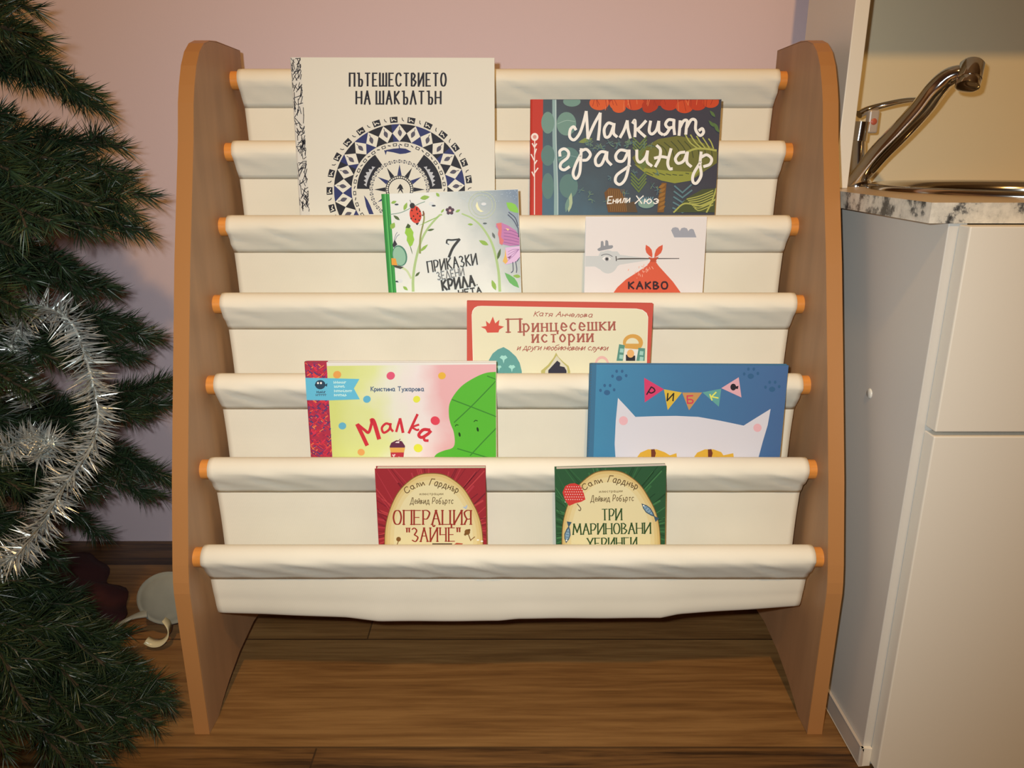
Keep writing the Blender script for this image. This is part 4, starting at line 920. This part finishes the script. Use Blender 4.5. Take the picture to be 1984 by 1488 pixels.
# ------------------------------------------------------------------ the Christmas tree on the left
def needle_mat(name, c1, c2, rough=.38, metal=0):
    m, nt, b = nodes_mat(name, rough); b.inputs['Metallic'].default_value = metal
    g = N(nt, 'ShaderNodeNewGeometry'); r = N(nt, 'ShaderNodeValToRGB')
    r.color_ramp.elements[0].color = (*c1, 1); r.color_ramp.elements[1].color = (*c2, 1)
    nt.links.new(g.outputs['Random Per Island'], r.inputs[0]); nt.links.new(r.outputs[0], b.inputs['Base Color']); return m
m_needle = needle_mat('pvc_needles', (.008, .022, .012), (.036, .062, .024))
m_twig = mat('brown_wire_twig', (.05, .035, .02), .7)
tree = thing('christmas_tree', 'dark green artificial christmas tree at the left edge of the photo', 'christmas tree')
TX, TY = -.80, .86
RT = random.Random(11)
q = MB(); q.tube([(TX, TY, .0), (TX, TY, .5), (TX, TY, 1.45)], [.016, .014, .008], m_twig, 14); q.build('trunk', tree, autosmooth=50)
for a in (0, 1, 2):
    q = MB(); an = math.radians(25+120*a); q.tube([(TX, TY, .05), (TX+.09*math.cos(an), TY+.09*math.sin(an), .03), (TX+.19*math.cos(an), TY+.19*math.sin(an), .006)], [.008, .007, .006], mat('dark_stand_metal', (.03, .05, .03), .4), 10); q.build('stand_leg', tree, autosmooth=50)
def brush(mb, pts, L, dens, mt, rnd, ang=50, w=.0011, tipf=.25, lean=.3):
    """needles all round a twig"""
    n = len(pts); tot = sum((pts[i+1]-pts[i]).length for i in range(n-1)); cnt = int(tot*dens)
    acc = [0]
    for i in range(n-1): acc.append(acc[-1]+(pts[i+1]-pts[i]).length)
    seg = 0
    for j in range(cnt):
        s = tot*(j+rnd.random())/cnt
        while seg < n-2 and acc[seg+1] < s: seg += 1
        f = (s-acc[seg])/max(1e-9, acc[seg+1]-acc[seg]); f = max(0, min(1, f))
        p = pts[seg].lerp(pts[seg+1], f); t = (pts[seg+1]-pts[seg]).normalized()
        a = Vector((0, 0, 1)) if abs(t.z) < .9 else Vector((1, 0, 0))
        e1 = t.cross(a).normalized(); e2 = e1.cross(t)
        th = rnd.uniform(0, 6.283); q_ = s/tot
        an = math.radians(ang*(1-lean*q_)+rnd.gauss(0, 9)); l = L*(1-tipf*q_**3)*rnd.uniform(.75, 1.15)
        d = t*math.cos(an)+(e1*math.cos(th)+e2*math.sin(th))*math.sin(an)
        sd = d.cross(Vector((rnd.gauss(0, 1), rnd.gauss(0, 1), rnd.gauss(0, 1))))
        if sd.length < 1e-3: continue
        sd = sd.normalized()*w*.5; m1 = p+d*l*.6+Vector((0, 0, -.0006))
        tp = p+d*l+Vector((0, 0, -.002))*rnd.random()
        mb.face([p-sd, p+sd, m1+sd*.8, tp, m1-sd*.8], mt)
def branch(A, B, droop, L, side=5, dens=2500):
    A, B = Vector(A), Vector(B); mid = (A+B)/2+Vector((0, 0, droop)); mb = MB()
    main = catmull([A, mid, B], 8); mb.tube(main, .0018, m_twig, 5, caps=False)
    brush(mb, main, L, dens, m_needle, RT)
    n = len(main); D = (B-A).length
    for j in range(side):
        f = .22+.72*(j+.5)/side+RT.uniform(-.04, .04); i = min(n-2, int(f*(n-1))); p = main[i]; t = (main[i+1]-main[i]).normalized()
        sgn = 1 if j % 2 else -1
        s1 = t.cross(Vector((0, 0, 1))).normalized()*sgn
        d = (t*1.0+s1*RT.uniform(.4, 1.0)+Vector((0, 0, RT.uniform(-.45, .45)))).normalized()
        l = D*RT.uniform(.24, .36)*(1.25-f)
        tw = catmull([p, p+d*l*.5+Vector((0, 0, .004)), p+d*l], 4); mb.tube(tw, .0012, m_twig, 4, caps=False); brush(mb, tw, L*.92, dens, m_needle, RT)
    return mb.build('branch', tree, weld=False)
def tb(z, yoff=0, xoff=0): return Vector((TX+xoff, TY+yoff, z))
BR = [  # tip (u, v, depth), droop, needle length, base height offset
 ((70, 18, .86), .01, .030, .06), ((84, 78, .80), .02, .030, .05), ((30, 60, .70), .02, .030, .05), ((205, 212, .88), .03, .032, .10), ((150, 175, .84), .03, .030, .10),
 ((238, 285, .90), .0, .030, .03), ((292, 380, .87), .01, .031, .05), ((285, 448, .86), .02, .031, .06), ((180, 400, .72), .02, .030, .05), ((100, 430, .64), .02, .030, .05), ((95, 492, .95), .01, .026, .03),
 ((226, 565, .90), .02, .030, .06), ((150, 530, .80), .02, .030, .05), ((305, 652, .92), .01, .031, .02), ((255, 618, .90), .0, .030, .0), ((345, 735, .96), -.02, .031, -.06), ((330, 780, .95), -.01, .03, -.02),
 ((345, 935, .93), .03, .030, .09), ((290, 905, .92), .03, .030, .09), ((205, 1035, .93), .04, .030, .13), ((160, 1000, .90), .03, .030, .1), ((120, 700, .78), .02, .03, .04), ((60, 760, .70), .02, .03, .04),
 ((100, 860, .78), .02, .03, .05), ((40, 950, .70), .02, .03, .05), ((120, 1090, .82), .03, .03, .06), ((70, 1110, .74), .03, .03, .05), ((20, 330, .66), .02, .03, .05), ((40, 600, .66), .02, .03, .05),
 ((185, 185, .85), .03, .03, .08), ((105, 135, .79), .03, .03, .07), ((250, 335, .88), .01, .03, .03), ((262, 415, .84), .02, .03, .05), ((200, 445, .78), .02, .03, .05),
 ((140, 350, .74), .02, .03, .05), ((60, 390, .68), .02, .03, .04), ((30, 480, .70), .02, .03, .04), ((60, 545, .74), .02, .03, .05), ((180, 560, .86), .02, .03, .05), ((235, 690, .91), .02, .03, .02), ((270, 690, .93), .02, .03, .02), ((275, 790, .93), .0, .03, -.02), ((310, 960, .92), .03, .03, .09), ((180, 960, .86), .03, .03, .09)]
for (u, v, Y), dr, L, bo in BR:
    B = at(u, v, Y); k_ = RT.uniform(.15, .30)
    A = tb(B.z+bo*.7+.01).lerp(B, k_)
    branch(A, B, dr, L*1.1, side=8)
# lowest whorl, spread towards the camera over the floor
LOW = [((338, 1432, .71), .012), ((296, 1350, .74), .02), ((255, 1282, .78), .02), ((205, 1262, .80), .03), ((205, 1290, .72), .03), ((262, 1400, .70), .02), ((250, 1470, .66), .01), ((170, 1420, .64), .02), ((150, 1330, .66), .03),
       ((90, 1260, .68), .03), ((60, 1380, .60), .03), ((130, 1480, .60), .02), ((20, 1300, .62), .03), ((10, 1460, .57), .03), ((190, 1488, .62), .01), ((310, 1460, .68), .01), ((60, 1220, .76), .03), ((130, 1225, .80), .03)]
for (u, v, Y), dr in LOW:
    B = at(u, v, Y); B.z = max(B.z, .028)
    A = tb(B.z+.09).lerp(B, .25); branch(A, B, dr, .032, side=7, dens=2500)
for j in range(34):                                              # the side of the tree outside the frame
    z = .14+1.2*j/34; r = .42*(1-z/1.65); a = math.radians(105+(j*67) % 190)
    B = Vector((TX+r*math.cos(a), max(.45, min(YW-.05, TY+r*math.sin(a)*.7)), z-.05))
    branch(tb(z).lerp(B, .15), B, .02, .032, side=6, dens=1500)
settle(tree)
# silver tinsel
q = MB(); RG = random.Random(6)
m_tin = needle_mat('silver_tinsel', (.34, .38, .38), (.80, .80, .74), .3, .55)
path = [(-30, 905, .74), (15, 870, .74), (60, 848, .74), (105, 862, .735), (70, 890, .73), (95, 840, .74), (60, 790, .77), (22, 690, .77), (38, 630, .77), (66, 596, .765), (105, 602, .76), (140, 628, .75), (162, 680, .745), (180, 745, .74), (190, 805, .735), (180, 860, .73), (150, 905, .725), (118, 950, .72), (92, 1000, .715), (58, 1045, .71), (18, 1085, .71), (-40, 1110, .715)]
tp = catmull([at(*p) for p in path[6:]], 10); tp0 = catmull([at(*p) for p in path[:6]], 8)
for pth in (tp, tp0):
    q.tube(pth, .0012, m_tin, 6, caps=False); brush(q, pth, .0255, 3400, m_tin, RG, ang=80, w=.0015, tipf=0, lean=0)
tag(q.build('tinsel_garland', None, weld=False), 'silver tinsel garland draped over the christmas tree branches', 'garland')
# dark red cloth round the foot of the tree
q = MB(); rows = []
for i in range(13):
    f = i/12; rows.append([])
    for j in range(120):
        a = 2*math.pi*j/120; r = .04+.19*f*(1+.06*math.sin(a*7)+.03*math.sin(a*17))
        z = .135*(1-f)**1.4+.006+.016*f*(1+math.sin(a*14+1.2*math.sin(a*3)))*(1.15-f)
        x_, y_ = TX+.03+r*math.cos(a), TY+.02+r*math.sin(a)*.9
        rows[-1].append((x_, min(YW-.006, y_), z))
q.grid(rows, mat('dark_red_felt', (.040, .006, .007), .8, bump=.2, bscale=120), True)
tag(q.build('tree_skirt', None, smooth=True, solid=.003), 'dark red cloth gathered around the foot of the christmas tree', 'tree skirt')
# pale ribbon ornament by the rack
m_rib = mat('pale_satin', (.26, .27, .24), .35, vary=.12, vscale=25)
orn = thing('ribbon_ornament', 'pale round ornament with narrow tail and glossy curl beside the left side panel', 'ornament')
oc = at(323, 1160, .872); q = MB()
xa = Vector((1, 0, .05)).normalized(); na = Vector((0, -.93, .36)).normalized(); ya = na.cross(xa)*-1
if ya.z < 0: ya = -ya
rows = []
for r, d in ((.0, .004), (.012, .0035), (.022, .002), (.030, -.001), (.0345, -.004), (.0365, -.003), (.0368, -.006), (.034, -.008), (.02, -.005), (.0, -.004)):
    rows.append([oc+xa*r*1.13*math.cos(t)+ya*r*.93*math.sin(t)+na*d for t in [2*math.pi*k/40 for k in range(40)]])
q.grid(rows, m_rib, True); q.build('disc', orn, smooth=True)
q = MB(); hp = catmull([at(285, 1188, .868), at(262, 1194, .862), at(240, 1204, .855), at(215, 1222, .848), at(200, 1236, .845)], 4)
q.tube(hp, [.0085-.0045*min(1, i/6)+.004*max(0, (i-8)/8) for i in range(len(hp))], m_rib, 14, flat=.45); q.build('tail', orn, autosmooth=60)
q = MB(); cp = catmull([at(317, 1200, .858), at(326, 1214, .853), at(325, 1230, .849), at(313, 1243, .846), at(297, 1246, .845), at(283, 1240, .845)], 6)
rows = []
for i, p in enumerate(cp):
    w_ = .0085-.004*abs(i/(len(cp)-1)-.65); t = (cp[min(i+1, len(cp)-1)]-cp[max(0, i-1)]).normalized(); n_ = t.cross(Vector((.25, 1, .2))).normalized()
    rows.append([p+n_*w_*.35+Vector((0, -.006, 0)), p-n_*w_*.1, p+n_*w_*.0+Vector((0, .008, 0))])
q.grid(rows, mat('glossy_cream_ribbon', (.62, .56, .36), .2)); q.build('ribbon_curl', orn, smooth=True, solid=.0012)
settle(orn)
